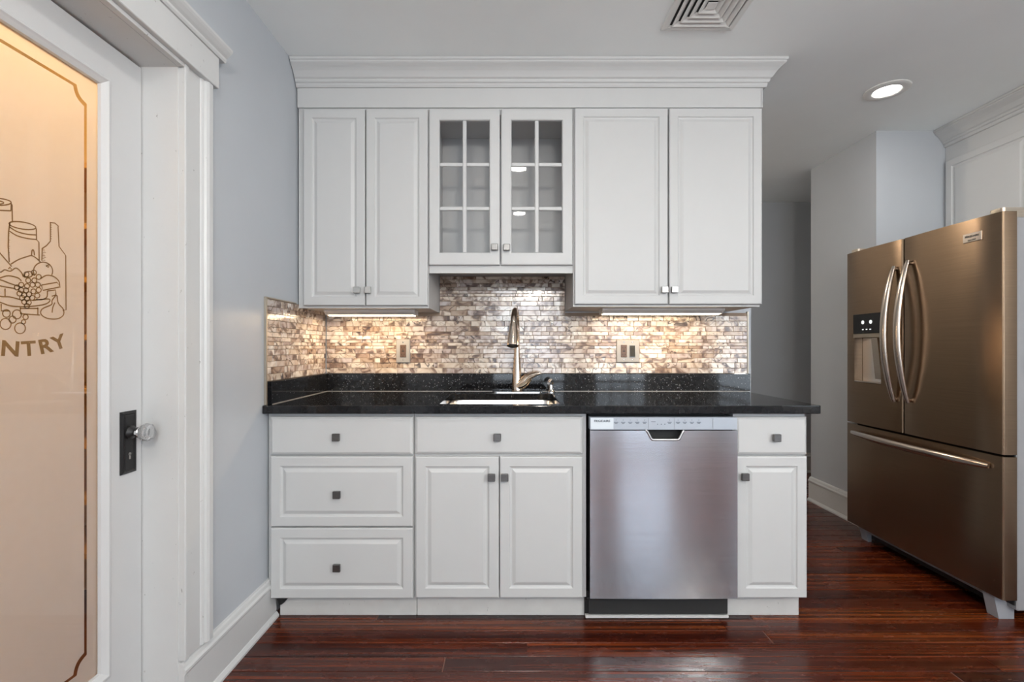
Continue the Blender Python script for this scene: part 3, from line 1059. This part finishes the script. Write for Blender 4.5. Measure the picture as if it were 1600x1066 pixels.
bm = bmesh.new()
outer = [(XL + 0.001, 1.945), (1.265, 1.945), (1.273, 1.948), (1.277, 1.956), (1.277, YB - 0.001), (XL + 0.001, YB - 0.001)]
for lp_ in (outer, round_rect(*CUT, 0.035)):
    vs = [bm.verts.new((x, y, CT)) for x, y in lp_]
    for i in range(len(vs)):
        bm.edges.new((vs[i], vs[(i + 1) % len(vs)]))
bmesh.ops.triangle_fill(bm, edges=list(bm.edges), use_beauty=True)
ext = bmesh.ops.extrude_face_region(bm, geom=list(bm.faces))
for v in ext['geom']:
    if isinstance(v, bmesh.types.BMVert):
        v.co.z = CB
bb = B()
bb.merge(bm)
ct = bb.obj('countertop', 'granite')
tag(ct, 'long black speckled granite countertop with sink cut-out', 'countertop')
bv = ct.modifiers.new('eased', 'BEVEL')
bv.width, bv.segments, bv.limit_method, bv.angle_limit = 0.004, 3, 'ANGLE', math.radians(50)
u1 = tag(B().box(XL + 0.022, 1.302, YB - 0.021, YB - 0.0005, CT, 1.012, 0.002).obj('granite_upstand', 'granite'),
         'long black granite upstand along the counter behind the faucet', 'backsplash', 'granite upstands')
u2 = tag(B().box(XL + 0.0005, XL + 0.0215, 1.985, YB - 0.0005, CT, 1.012, 0.002).obj('granite_upstand', 'granite'),
         'short black granite upstand against the blue-grey wall', 'backsplash', 'granite upstands')
B().box(XL + 0.022, 1.302, YB - 0.0235, YB - 0.0205, CT, CT + 0.0025).obj('caulk_line', 'plate', u1)
B().box(XL + 0.0215, XL + 0.0245, 1.985, YB - 0.023, CT, CT + 0.0025).obj('caulk_line', 'plate', u2)
B(face_px(XL)).box(1.960, 1.968, CT + 0.001, 1.0118, 0.0005, 0.011).obj('edge_trim', 'edge', u2)

sk = thing('sink', 'undermount stainless steel sink set in the black counter', 'sink', (-0.05, 2.23, 0.70))
b = B()
lv = [(0.004, CB - 0.0015), (0.008, 0.872), (0.012, 0.74), (0.03, 0.705), (0.08, 0.695)]
allp = []
n = 28
for off, z in lv:
    allp += [(x, y, z) for x, y in round_rect(CUT[0] - 0.004 + off, CUT[1] + 0.004 - off, CUT[2] - 0.004 + off, CUT[3] + 0.004 - off, 0.045)]
fs = [(k * n + i, k * n + (i + 1) % n, (k + 1) * n + (i + 1) % n, (k + 1) * n + i) for k in range(len(lv) - 1) for i in range(n)]
fs.append(tuple(range((len(lv) - 1) * n, len(lv) * n)))
b.raw(allp, fs)
ob = b.obj('basin', 'sink', sk, 40)
sd = ob.modifiers.new('sheet', 'SOLIDIFY')
sd.thickness, sd.offset = 0.0015, 0
B().lathe([(0.042, 0.0005), (0.042, 0.004), (0.034, 0.002), (0.01, 0.003)], Matrix.Translation((-0.053, 2.25, 0.695)), 24).obj('drain', 'chrome', sk, 40)

fx, fy = 0.027, 2.525
fc = thing('faucet', 'brushed nickel gooseneck pull-down faucet behind the sink', 'faucet', (fx, fy, CT))
B().prism(round_rect(-0.106, 0.162, 2.497, 2.553, 0.026), CT, CT + 0.006, 'z').obj('deck_plate', 'chrome', fc)
T = Matrix.Translation((fx, fy, CT))
B().lathe([(0.0300, 0.006), (0.0300, 0.012), (0.0290, 0.03), (0.0265, 0.06), (0.0225, 0.11), (0.0175, 0.18), (0.0135, 0.24), (0.013, 0.26)], T, 32).obj('body', 'nickel', fc, 40)
pts, rad = [], []
dirx = -0.10                      # the spout leans a little toward the window wall side
pts.append((fx, fy, CT + 0.25))
rad.append(0.0128)
R_ = 0.095
zc_, yc_ = 1.252, fy - R_
for k in range(17):
    a = math.pi * k / 16 * 0.93
    q = R_ * (1 - math.cos(a))
    pts.append((fx + dirx * q, fy - q, zc_ + R_ * math.sin(a)))
    rad.append(0.0128 + 0.0035 * (k / 16) ** 2)
B().tube(pts, rad, 20).obj('spout', 'nickel', fc, 40)
p_end = Vector(pts[-1])
tdir = (Vector(pts[-1]) - Vector(pts[-2])).normalized()
hp = [p_end - tdir * 0.006, p_end + tdir * 0.004, p_end + tdir * 0.03, p_end + tdir * 0.07, p_end + tdir * 0.108, p_end + tdir * 0.116]
hd = B().tube(hp, [0.0160, 0.0180, 0.0215, 0.0260, 0.0305, 0.0305], 28).obj('spray_head', 'nickel', fc, 40)
B().tube([p_end + tdir * 0.1155, p_end + tdir * 0.119], [0.0265, 0.025], 24).obj('nozzle_ring', 'black', hd, 40)
ha = Vector((fx, fy, CT + 0.03))
hb = B().tube([ha, ha + Vector((0.022, -0.008, 0.014)), ha + Vector((0.045, -0.016, 0.034)), ha + Vector((0.060, -0.022, 0.054))], [0.028, 0.030, 0.028, 0.023], 20).obj('handle_hub', 'nickel', fc, 40)
hs = ha + Vector((0.056, -0.020, 0.050))
B().tube([hs, hs + Vector((0.020, -0.008, 0.012)), hs + Vector((0.045, -0.018, 0.022)), hs + Vector((0.068, -0.026, 0.026))], [0.022, 0.022, 0.017, 0.009], 18, 0.75, (-0.4, 0, 1)).obj('lever', 'nickel', fc, 40)

sx, sy = 0.208, 2.525
so = thing('soap_dispenser', 'small chrome soap dispenser pump beside the faucet', 'dispenser', (sx, sy, CT))
T = Matrix.Translation((sx, sy, CT))
B().lathe([(0.023, 0), (0.023, 0.004), (0.017, 0.008), (0.012, 0.016), (0.011, 0.045)], T, 24).obj('body', 'chrome', so, 40)
B().tube([(sx + 0.004, sy, CT + 0.044), (sx + 0.002, sy - 0.004, CT + 0.058), (sx - 0.004, sy - 0.02, CT + 0.064), (sx - 0.014, sy - 0.05, CT + 0.060), (sx - 0.018, sy - 0.066, CT + 0.052)],
         [0.013, 0.0145, 0.012, 0.009, 0.007], 18).obj('pump_head', 'chrome', so, 40)

# ------------------------------------------------------------------ mosaic backsplash
tile_cache = {}


def tile_mesh(w, h):
    key = (round(w, 4), round(h, 4))
    if key not in tile_cache:
        b = B()
        b.rings(0, w, 0, h, [(0, 0), (0, 0.005), (0.0009, 0.006)])
        o = b.obj('tile', 'tile')
        tile_cache[key] = o.data
        bpy.data.objects.remove(o)
    return tile_cache[key]


G = 0.0016
HEIGHTS = [0.0275, 0.0175, 0.0235, 0.0275, 0.0150, 0.0275, 0.0195, 0.0240]


def mosaic(name, label, mx, u_lo, u_hi, v0, top_at, maxu, bed, edges):
    """rows of strips between u_lo and u_hi; top_at(u0, u1) = top of the bed there"""
    e = thing(name, label, 'backsplash', mx @ Vector(((u_lo + u_hi) / 2, v0, 0)))
    B(mx).box(*bed).obj('grout_bed', 'grout', e) if isinstance(bed[0], float) else None
    if not isinstance(bed[0], float):
        g = B(mx)
        for q in bed:
            g.box(*q)
        g.obj('grout_bed', 'grout', e)
    for q in edges:
        B(mx).box(*q).obj('edge_trim', 'edge', e)
    tiles = []
    v, r = v0 + G, 0
    rnd = random.Random(len(label))
    while v < maxu - 0.008:
        h = min(HEIGHTS[(r * 5 + 3 * (r // 3)) % len(HEIGHTS)], maxu - v - 0.001)
        spans = top_at(v + h)
        for (a, c) in spans:
            u = a + G / 2
            while u < c - 0.004:
                w = rnd.choice((0.030, 0.045, 0.060, 0.075, 0.090, 0.105, 0.120, 0.140))
                if rnd.random() < 0.10:
                    w = 0.018
                if c - (u + w) < 0.02:
                    w = c - u - G / 2
                tiles.append((u, v, w, h))
                u += w + G
        v += h + G
        r += 1
    tiles.sort(key=lambda t: -t[2] * t[3])
    loc, rot, _ = mx.decompose()
    for (u, v, w, h) in tiles[:300]:
        o = link('tile', tile_mesh(w, h), e)
        o.matrix_local = Matrix.Translation(-e.location) @ mx @ Matrix.Translation((u, v, 0.003 + rnd.uniform(-0.0004, 0.0008))) \
            @ Matrix.Rotation(rnd.uniform(-0.012, 0.012), 4, 'X') @ Matrix.Rotation(rnd.uniform(-0.006, 0.006), 4, 'Y')
    if len(tiles) > 300:
        b = B(mx)
        for (u, v, w, h) in tiles[300:]:
            z = 0.003 + rnd.uniform(-0.0004, 0.0008)
            b.rings(u, u + w, v, v + h, [(0, z), (0, z + 0.005), (0.0009, z + 0.006)])
        s = b.obj('small_tiles', 'tile', e)
        s['kind'] = 'stuff'
    return e


V0 = 1.012


def spans_back(v):
    if v > 1.349:
        return [(-0.397, 0.291)]
    return [(XL + 0.012, 1.290)]


mosaic('tile_backsplash', 'mosaic strip tile backsplash of marbled beige glass behind the faucet', face_y(YB), XL + 0.011, 1.29, V0, spans_back, 1.545,
       [(XL + 0.012, 1.290, V0, 1.3445, 0.0005, 0.0065), (-0.397, 0.291, 1.3445, 1.546, 0.0005, 0.0065)], [(1.290, 1.297, V0, 1.3515, 0.0005, 0.011)])
mosaic('tile_backsplash', 'short return of mosaic glass tile backsplash on the blue-grey wall', face_px(XL), 1.965, YB - 0.012, V0, lambda v: [(1.968, YB - 0.012)], 1.362,
       (1.968, YB - 0.012, V0, 1.361, 0.0005, 0.0065), [(1.960, 1.968, V0, 1.366, 0.0005, 0.011), (1.968, UF - 0.03, 1.361, 1.366, 0.0005, 0.011)])


# outlets in the backsplash
def outlet(label, u0, u1, v0, v1, gangs):
    mx = face_y(YB - 0.0102)
    e = thing('wall_outlet', label, 'outlet', ((u0 + u1) / 2, YB - 0.010, v0), 'outlets in the backsplash')
    pl = B(mx).rings(u0, u1, v0, v1, [(0, 0), (0, 0.004), (0.003, 0.006), (0.006, 0.006)], base=True).obj('plate', 'plate', e)
    vm = (v0 + v1) / 2
    for (uc, kind) in gangs:
        if kind == 'outlet':
            B(mx).box(uc - 0.0165, uc + 0.0165, vm - 0.034, vm + 0.034, 0.005, 0.0085, 0.0015).obj('receptacle', 'brown', e)
            for dv in (-0.019, 0.019):
                for du in (-0.0065, 0.0065):
                    B(mx).box(uc + du - 0.0015, uc + du + 0.0015, vm + dv - 0.004, vm + dv + 0.005, 0.0084, 0.0088).obj('slot', 'slot', e)
                B(mx).lathe([(0.0028, 0.0084), (0.0028, 0.0088)], Matrix.Translation((uc, vm + dv - 0.009, 0)), 10).obj('ground_hole', 'slot', e)
            B(mx).box(uc - 0.006, uc + 0.006, vm - 0.004, vm - 0.0005, 0.0084, 0.0095).box(uc - 0.006, uc + 0.006, vm + 0.0005, vm + 0.004, 0.0084, 0.0095).obj('test_button', 'slot', e)
        else:
            B(mx).box(uc - 0.0165, uc + 0.0165, vm - 0.034, vm + 0.034, 0.005, 0.0080, 0.0015).obj('switch_frame', 'greyplastic', e)
            q = B(mx)
            q.raw([(uc + s * 0.014, vm + dv, w) for s in (-1, 1) for dv, w in ((-0.030, 0.0078), (0.030, 0.0078), (0.030, 0.0085), (0.0, 0.0095), (-0.030, 0.0125))],
                  [(0, 1, 2, 3, 4), (9, 8, 7, 6, 5)] + [(i, (i + 1) % 5, 5 + (i + 1) % 5, 5 + i) for i in range(5)])
            q.obj('rocker', 'dark', e)
        for dv in (-0.048, 0.048):
            B(mx).lathe([(0.003, 0.0058), (0.003, 0.0068), (0.0015, 0.0072)], Matrix.Translation((uc, vm + dv, 0)), 10).obj('screw', 'chrome', e)


outlet('steel plate with one brown receptacle in the tiles above the drawers', -0.634, -0.558, 1.071, 1.199, [(-0.596, 'outlet')])
outlet('double plate with a receptacle and a dark rocker switch above the dishwasher', 0.572, 0.698, 1.073, 1.197, [(0.612, 'outlet'), (0.658, 'switch')])


# lamps under the wall cabinets
def strip(label, x0, x1, zt):
    e = thing('under_cabinet_light', label, 'light', ((x0 + x1) / 2, 2.42, zt), 'lamps under the wall cabinets')
    y0, y1 = 2.375, 2.465
    B().prism([(y0, zt), (y1, zt), (y1, zt - 0.024), (y0 + 0.022, zt - 0.024), (y0, zt - 0.010)], x0 + 0.008, x1 - 0.008, 'x').obj('housing', 'stripbody', e)
    for a, c in ((x0, x0 + 0.008), (x1 - 0.008, x1)):
        B().prism([(y0 - 0.002, zt), (y1 + 0.002, zt), (y1 + 0.002, zt - 0.026), (y0 + 0.021, zt - 0.026), (y0 - 0.002, zt - 0.011)], a, c, 'x').obj('end_cap', 'stripbody', e)
    B().prism([(y0 + 0.026, zt - 0.0235), (y1 - 0.006, zt - 0.0235), (y1 - 0.010, zt - 0.029), (y0 + 0.030, zt - 0.029)], x0 + 0.012, x1 - 0.012, 'x').obj('lens', 'strip', e)
    light('strip_lamp', 'AREA', e, ((x0 + x1) / 2, (y0 + y1) / 2 + 0.01, zt - 0.031), STRIP_W, (1.0, 0.73, 0.43), shape='RECTANGLE', size=x1 - x0 - 0.03, size_y=0.04)


strip('lit warm strip lamp under the narrow-door wall cabinet', -0.945, -0.490, 1.3445)
strip('lit warm strip lamp under the wide-door wall cabinet', 0.455, 1.070, 1.3515)

# ------------------------------------------------------------------ dishwasher
DWX0, DWX1 = 0.322, 0.930
DF = 1.976
dw = thing('dishwasher', 'stainless steel dishwasher with a silver control strip between white cabinets', 'dishwasher', (0.626, 2.3, 0))
B().box(DWX0 + 0.004, DWX1 - 0.012, DF + 0.035, YB - 0.05, 0.02, 0.870).obj('tub', 'dark', dw)
n0, n1 = 0.5525, 0.7090
zt, zb = 0.8125, 0.119
b = B()
# stainless door skin with the pocket-handle notch, slightly bowed outward
cols = [DWX0 + (DWX1 - DWX0) * k / 32 for k in range(33)]


def door_y(x, z):
    u = (x - DWX0) / (DWX1 - DWX0) * 2 - 1
    return DF - 0.026 - 0.0030 * (1 - u * u)


def notch(x):
    if x <= n0 or x >= n1:
        return zt
    t = min((x - n0) / 0.026, (n1 - x) / 0.026, 1)
    t = t * t * (3 - 2 * t)
    return zt - 0.037 * t


cols = sorted(set([round(c, 5) for c in cols] + [n0, n1] + [round(n0 + 0.0043 * k, 5) for k in range(1, 7)] + [round(n1 - 0.0043 * k, 5) for k in range(1, 7)]))
NZ = 14
vs, fs = [], []
for x in cols:
    top = notch(x)
    for k in range(NZ + 1):
        z = zb + (top - zb) * k / NZ
        vs.append((x, door_y(x, z), z))
for i in range(len(cols) - 1):
    for k in range(NZ):
        a = i * (NZ + 1) + k
        fs.append((a, a + NZ + 1, a + NZ + 2, a + 1))
b.raw(vs, fs)
sk_ = b.obj('door_panel', 'steel', dw, 20)
sd = sk_.modifiers.new('sheet', 'SOLIDIFY')
sd.thickness, sd.offset = 0.003, -1
B().box(DWX0 + 0.002, DWX1 - 0.002, DF - 0.018, DF + 0.034, zb, 0.740).obj('door_core', 'dark', dw)
B().box(DWX0 + 0.002, DWX1 - 0.002, DF + 0.012, DF + 0.034, 0.740, 0.866).obj('handle_recess', 'dark', dw)
pth = [(x, door_y(x, notch(x)) - 0.002, notch(x) - 0.001) for x in cols if n0 - 0.004 <= x <= n1 + 0.004]
B().tube(pth, 0.0052, 12).obj('handle_rim', 'pewter_hi', dw, 40)
b = B()
b.prism([(DF - 0.030, 0.8160), (DF - 0.028, 0.866), (DF + 0.012, 0.866), (DF + 0.012, 0.8160)], DWX0, DWX1 - 0.002, 'x')
cp = b.obj('control_panel', 'ctrl', dw)
fm = face_y(DF - 0.0300)
B(fm).box(DWX0 + 0.002, DWX0 + 0.096, 0.8180, 0.8645, 0.0000, 0.0008).obj('logo_plate', 'badge', cp)
lettering('brand_lettering', 'FRIGIDAIRE', 0.0125, fm @ Matrix.Translation((DWX0 + 0.049, 0.8475, 0.001)), 'ink', cp, bold=0.0003, width=1.05)
for x in (0.429, 0.458, 0.487, 0.516, 0.546, 0.649, 0.684, 0.712, 0.741, 0.770):
    B(fm).box(x - 0.0085, x + 0.0085, 0.8455, 0.8475, 0, 0.0004).box(x - 0.0055, x + 0.0055, 0.8410, 0.8428, 0, 0.0004).obj('button_caption', 'ink', cp)
    B(fm).lathe([(0.0016, 0), (0.0016, 0.0004)], Matrix.Translation((x, 0.8555, 0)), 8).obj('indicator', 'ink', cp)
B(fm).box(0.573, 0.592, 0.8475, 0.8495, 0, 0.0004).obj('button_caption', 'ink', cp)
for x in (0.600, 0.615, 0.630):
    B(fm).lathe([(0.0018, 0), (0.0018, 0.0004)], Matrix.Translation((x, 0.8385, 0)), 8).obj('indicator', 'ink', cp)
for x in (0.563, 0.668, 0.828):
    B(fm).box(x - 0.0004, x + 0.0004, 0.8180, 0.8640, 0, 0.0003).obj('divider', 'pewter', cp)
B().box(DWX0 - 0.010, 0.904, 2.020, 2.034, 0.016, 0.112, 0.002).obj('kick_plate', 'black', dw)
B().box(DWX0 - 0.006, 0.902, 2.014, 2.021, 0.075, 0.086, 0.002).obj('kick_lip', 'black', dw)
for x, z in ((0.340, 0.060), (0.885, 0.085), (0.885, 0.050)):
    B().lathe([(0.0045, 0), (0.0045, 0.002), (0.002, 0.003)], Matrix.Translation((x, 2.020, z)) @ Matrix.Rotation(math.pi / 2, 4, 'X'), 10).obj('screw', 'chrome', dw)
sp = B().box(0.313, 0.924, 2.012, 2.036, 0.0, 0.012, 0.002).obj('threshold_strip', 'kick')
tag(sp, 'thin white wooden strip on the floor under the dishwasher kick plate', 'strip')

# ------------------------------------------------------------------ refrigerator (faces -X)
FXF = 2.040                      # face of its doors
Y0f, Y1f, YS = 1.962, 2.880, 2.464
MF = face_nx(FXF)
fr = thing('refrigerator', 'warm-toned stainless french-door refrigerator with bottom freezer drawer', 'refrigerator', (2.45, 2.42, 0))
B().box(2.105, 2.86, Y0f + 0.006, Y1f - 0.006, 0.055, 1.700, 0.004).obj('body', 'fridge_body', fr)


def f_slab(name, y0, y1, z0, z1, parent):
    """door slab with rounded vertical edges"""
    r = 0.010
    pl = [(FXF + 0.058, y0), (FXF + r, y0)] + [(FXF + r - r * math.sin(t), y0 + r - r * math.cos(t)) for t in (0.5, 1.0, 1.57)] \
        + [(FXF - 0.004, y0 + (y1 - y0) * 0.25), (FXF - 0.006, (y0 + y1) / 2), (FXF - 0.004, y0 + (y1 - y0) * 0.75)] \
        + [(FXF + r - r * math.sin(t), y1 - r + r * math.cos(t)) for t in (1.57, 1.0, 0.5)] + [(FXF + r, y1), (FXF + 0.058, y1)]
    b = B()
    b.prism(pl, z0, z1, 'z')
    return b.obj(name, 'fridge', parent, 25)


dz0, dz1 = 0.708, 1.722
# far door has the dispenser opening: y 2.630-2.815 -> built around the recess
nd = f_slab('door', Y0f, YS - 0.003, dz0, dz1, fr)
dy0, dy1, dzb, dzt, dzm = 2.605, 2.810, 0.950, 1.345, 1.215
fd = f_slab('door', YS + 0.003, Y1f, dz0, dz1, fr)
# carve the recess out of the far door
cut = B().box(FXF - 0.05, FXF + 0.050, dy0, dy1, dzb, dzm).obj('cutter', 'dark')
bo = fd.modifiers.new('recess', 'BOOLEAN')
bo.operation, bo.object, bo.solver = 'DIFFERENCE', cut, 'EXACT'
dg = bpy.context.evaluated_depsgraph_get()
nm = bpy.data.meshes.new_from_object(fd.evaluated_get(dg))
fd.modifiers.clear()
fd.data = nm
bpy.data.objects.remove(cut)
dr = f_slab('freezer_drawer', Y0f, Y1f, 0.102, 0.698, fr)
B().box(FXF + 0.0585, 2.106, Y0f + 0.012, Y1f - 0.012, 0.075, 1.700).obj('gasket', 'dark', fr)
# dispenser
B().box(FXF - 0.0085, FXF + 0.002, dy0 - 0.004, dy1 + 0.004, dzm + 0.020, dzt + 0.004, 0.002).obj('dispenser_display', 'blackgloss', fd)
for yy, nm_ in ((2.675, 0), (2.735, 1)):
    B(face_nx(FXF - 0.0086)).lathe([(0.011, 0), (0.011, 0.0008)], Matrix.Translation((-yy, 1.300, 0)), 16).obj('display_icon', 'icon', fd)
for k in range(3):
    B(face_nx(FXF - 0.0086)).box(-2.74 + k * 0.028, -2.728 + k * 0.028, 1.255, 1.261, 0, 0.0006).obj('display_caption', 'icon', fd)
B().box(FXF - 0.008, FXF + 0.004, dy0 - 0.004, dy1 + 0.004, dzm - 0.004, dzm + 0.019, 0.002).obj('dispenser_bezel', 'fridge_edge', fd)
B().box(FXF + 0.046, FXF + 0.0495, dy0 + 0.002, dy1 - 0.002, dzb + 0.002, dzm - 0.005).obj('dispenser_back', 'sink', fd)
b = B()
b.prism([(FXF + 0.012, dzm - 0.006), (FXF + 0.030, dzm - 0.006), (FXF + 0.045, dzb + 0.025), (FXF + 0.036, dzb + 0.025)], 2.655, 2.700, 'y')
b.obj('dispenser_paddle', 'nickel', fd)
B().box(FXF - 0.006, FXF + 0.046, dy0 + 0.001, dy1 - 0.001, dzb + 0.001, dzb + 0.010, 0.002).obj('drip_tray', 'fridge_handle', fd)


def bow(name, p0, p1, out, r, parent, axis):
    """bowed bar handle with flattened section and end posts"""
    p0, p1 = Vector(p0), Vector(p1)
    pts, rad = [], []
    N = 22
    for k in range(N + 1):
        t = k / N
        o = 0.008 + out * math.sin(math.pi * t) ** 0.85
        q = p0.lerp(p1, t) + Vector((-o, 0, 0))
        pts.append(q)
        rad.append(r * (0.55 + 0.5 * math.sin(math.pi * t) ** 0.5))
    h = B().tube(pts, rad, 18, 0.72, (1, 0, 0)).obj(name, 'fridge_handle', parent, 50)
    for p in (p0, p1):
        d = (p1 - p0).normalized() * (0.014 if p is p0 else -0.014)
        B().tube([p + d + Vector((0.002, 0, 0)), p + d + Vector((-0.014, 0, 0))], r * 0.5, 14).obj('handle_post', 'fridge_handle', h, 40)
    return h


bow('handle', (FXF - 0.004, 2.508, 0.868), (FXF - 0.004, 2.508, 1.585), 0.056, 0.0195, fd, 'z')
bow('handle', (FXF - 0.004, 2.420, 0.872), (FXF - 0.004, 2.420, 1.600), 0.056, 0.0195, nd, 'z')
bow('handle', (FXF - 0.004, 2.010, 0.650), (FXF - 0.004, 2.820, 0.650), 0.042, 0.0190, dr, 'y')
bd = B(face_nx(FXF)).box(-2.130, -2.045, 1.622, 1.662, 0.0005, 0.0080, 0.0015).obj('badge', 'fridge_handle', nd)
lettering('badge_lettering', 'FRIGIDAIRE', 0.0125, face_nx(FXF - 0.0081) @ Matrix.Translation((-2.0875, 1.643, 0)), 'dark', bd, bold=0.0003)
lettering('badge_lettering', 'GALLERY', 0.009, face_nx(FXF - 0.0081) @ Matrix.Translation((-2.0875, 1.6275, 0)), 'dark', bd, bold=0.0002)
for yy in (Y0f + 0.045, Y1f - 0.045):
    B().prism(round_rect(2.055, 2.200, yy - 0.030, yy + 0.030, 0.012), 1.7225, 1.742, 'z').box(2.110, 2.200, yy - 0.028, yy + 0.028, 1.699, 1.723).obj('hinge_cover', 'fridge_edge', fr)
b = B()
for yy in (Y0f, Y1f - 0.075):
    b = B()
    q = 0.0 if yy == Y0f else 0.045
    yy += 0.046 if yy == Y0f else 0.0
    b.prism([(2.048 + q, 0.100), (2.135, 0.100), (2.135, 0.0), (2.070 + q, 0.0)], yy, yy + 0.050, 'y')
    b.obj('foot', 'greyplastic', fr)
B().box(2.135, 2.150, Y0f + 0.075, Y1f - 0.075, 0.020, 0.100).obj('base_grille', 'black', fr)
for yy in (Y0f + 0.05, Y1f - 0.05):
    for xx in (2.25, 2.78):
        B().lathe([(0.022, 0), (0.022, 0.056)], Matrix.Translation((xx, yy, 0)), 14).obj('leveling_leg', 'black', fr)

# cabinet over the refrigerator
CX = 2.690
oc = thing('wall_cabinet', 'white paneled cabinet with crown moulding above the refrigerator', 'cabinet', (2.84, 2.42, 1.85))
t = 0.016
oy0, oy1 = 1.90, 2.928
B().box(CX, XR - 0.001, oy1 - t, oy1, 1.80, 2.40).obj('side_panel', 'cab', oc)
B().box(CX, XR - 0.001, oy0, oy0 + t, 1.80, 2.40).obj('side_panel', 'cab', oc)
B().box(CX, XR - 0.001, oy0 + t, oy1 - t, 1.80, 1.816).obj('bottom_panel', 'cab', oc)
B().box(CX - 0.002, CX + 0.016, oy0, oy1, 1.80, 1.84).box(CX - 0.002, CX + 0.016, oy0, oy1, 2.285, 2.40).box(CX - 0.002, CX + 0.016, oy1 - 0.03, oy1, 1.84, 2.285) \
    .box(CX - 0.002, CX + 0.016, oy0, oy0 + 0.03, 1.84, 2.285).obj('face_frame', 'cab', oc)
MC = face_nx(CX - 0.002)
raised_door('door', MC, -2.910, -2.417, 1.825, 2.300, oc)
raised_door('door', MC, -2.412, -1.920, 1.825, 2.300, oc)
b = B()
b.prism([(CX - q + 0.010, z) for q, z in CP], oy0, oy1, 'y')
b.obj('crown', 'cab', oc)

# ------------------------------------------------------------------ ceiling fittings
vt = thing('ceiling_vent', 'square white louvered air diffuser in the ceiling', 'vent', (0.78, 1.845, ZC))
mv = Matrix(((1, 0, 0, 0.780), (0, -1, 0, 1.845), (0, 0, -1, ZC), (0, 0, 0, 1)))
hv = 0.152
B(mv).rings(-hv, hv, -hv, hv, [(0, 0), (0, 0.004), (0.004, 0.007), (0.022, 0.010), (0.026, 0.008), (0.028, 0.0)], cap=False).obj('frame', 'vent', vt)
B(mv).box(-0.125, 0.125, -0.125, 0.125, 0.0003, 0.0010).obj('throat', 'dark', vt)
for k in range(4):
    q = 0.118 - k * 0.026
    B(mv).rings(-q, q, -q, q, [(0.000, 0.013), (0.0015, 0.0145), (0.006, 0.0135), (0.020, 0.006), (0.0215, 0.0035), (0.020, 0.0045), (0.000, 0.012)], cap=False).obj('louver', 'vent', vt)
B(mv).rings(-0.020, 0.020, -0.020, 0.020, [(0, 0.010), (0.004, 0.012)]).obj('center_cap', 'vent', vt)


def downlight(x, y, label, k=1.0):
    e = thing('recessed_light', label, 'light', (x, y, ZC), 'recessed ceiling lights')
    T = Matrix.Translation((x, y, ZC)) @ Matrix.Rotation(math.pi, 4, 'X')
    B().lathe([(0.102, 0.0), (0.102, 0.003), (0.096, 0.0065), (0.066, 0.008), (0.060, 0.004), (0.058, 0.0005)], T, 48, False, False).obj('trim_ring', 'vent', e, 40)
    B().lathe([(0.059, 0.0006), (0.059, 0.0030), (0.042, 0.0050), (0.02, 0.0060)], T, 40).obj('lens', 'lens', e, 40)
    light('lamp', 'AREA', e, (x, y, ZC - 0.010), DOWNLIGHT_W * k, (1.0, 0.97, 0.93), shape='DISK', size=0.11)


downlight(1.960, 2.470, 'lit round recessed ceiling light in front of the hallway', 0.4)
downlight(0.050, 0.980, 'lit recessed ceiling light mirrored higher in the glass cabinet door')
downlight(0.075, -0.200, 'lit recessed ceiling light mirrored lower in the glass cabinet door')
downlight(1.960, 0.600, 'lit recessed ceiling light ahead of the refrigerator near the camera')


def pendant(x, y, label):  # unseen lamps added to brighten the ceiling and even out the room
    e = thing('added_pendant', label, 'lamp', (x, y, ZC), 'added globe pendants behind the camera')
    T = Matrix.Translation((x, y, ZC))
    B().lathe([(0.06, 0), (0.06, -0.012), (0.03, -0.03), (0.008, -0.035)], T, 28).obj('canopy', 'nickel', e, 40)
    B().tube([(x, y, ZC - 0.03), (x, y, ZC - 0.36)], 0.005, 10).obj('stem', 'nickel', e, 40)
    B().lathe([(0.012, -0.34), (0.035, -0.36), (0.038, -0.40)], T, 24).obj('socket_cup', 'nickel', e, 40)
    B().lathe([(0.036, -0.40), (0.075, -0.425), (0.10, -0.48), (0.095, -0.54), (0.06, -0.585), (0.015, -0.60)], T, 28).obj('globe', 'pendant', e, 50)


pendant(0.30, -0.90, 'lit globe pendant added behind the camera as fill light, facing the glass cabinet doors')
pendant(1.98, -1.00, 'lit globe pendant added behind the camera, mirrored in the dishwasher beside the narrow cabinet')


hl = thing('hallway_lamp', 'warm flush ceiling lamp in the hallway behind the cabinet wall', 'lamp', (0.35, 3.6, ZC))
B().lathe([(0.15, 0), (0.15, -0.02), (0.14, -0.03)], Matrix.Translation((0.35, 3.6, ZC)), 32).obj('base', 'nickel', hl, 40)
B().lathe([(0.138, -0.03), (0.13, -0.06), (0.09, -0.085), (0.02, -0.095)], Matrix.Translation((0.35, 3.6, ZC)), 32).obj('shade', 'globe', hl, 40)
light('hallway_bulb', 'POINT', hl, (0.35, 3.6, ZC - 0.14), HALL_W, (1.0, 0.88, 0.74), shadow_soft_size=0.08)
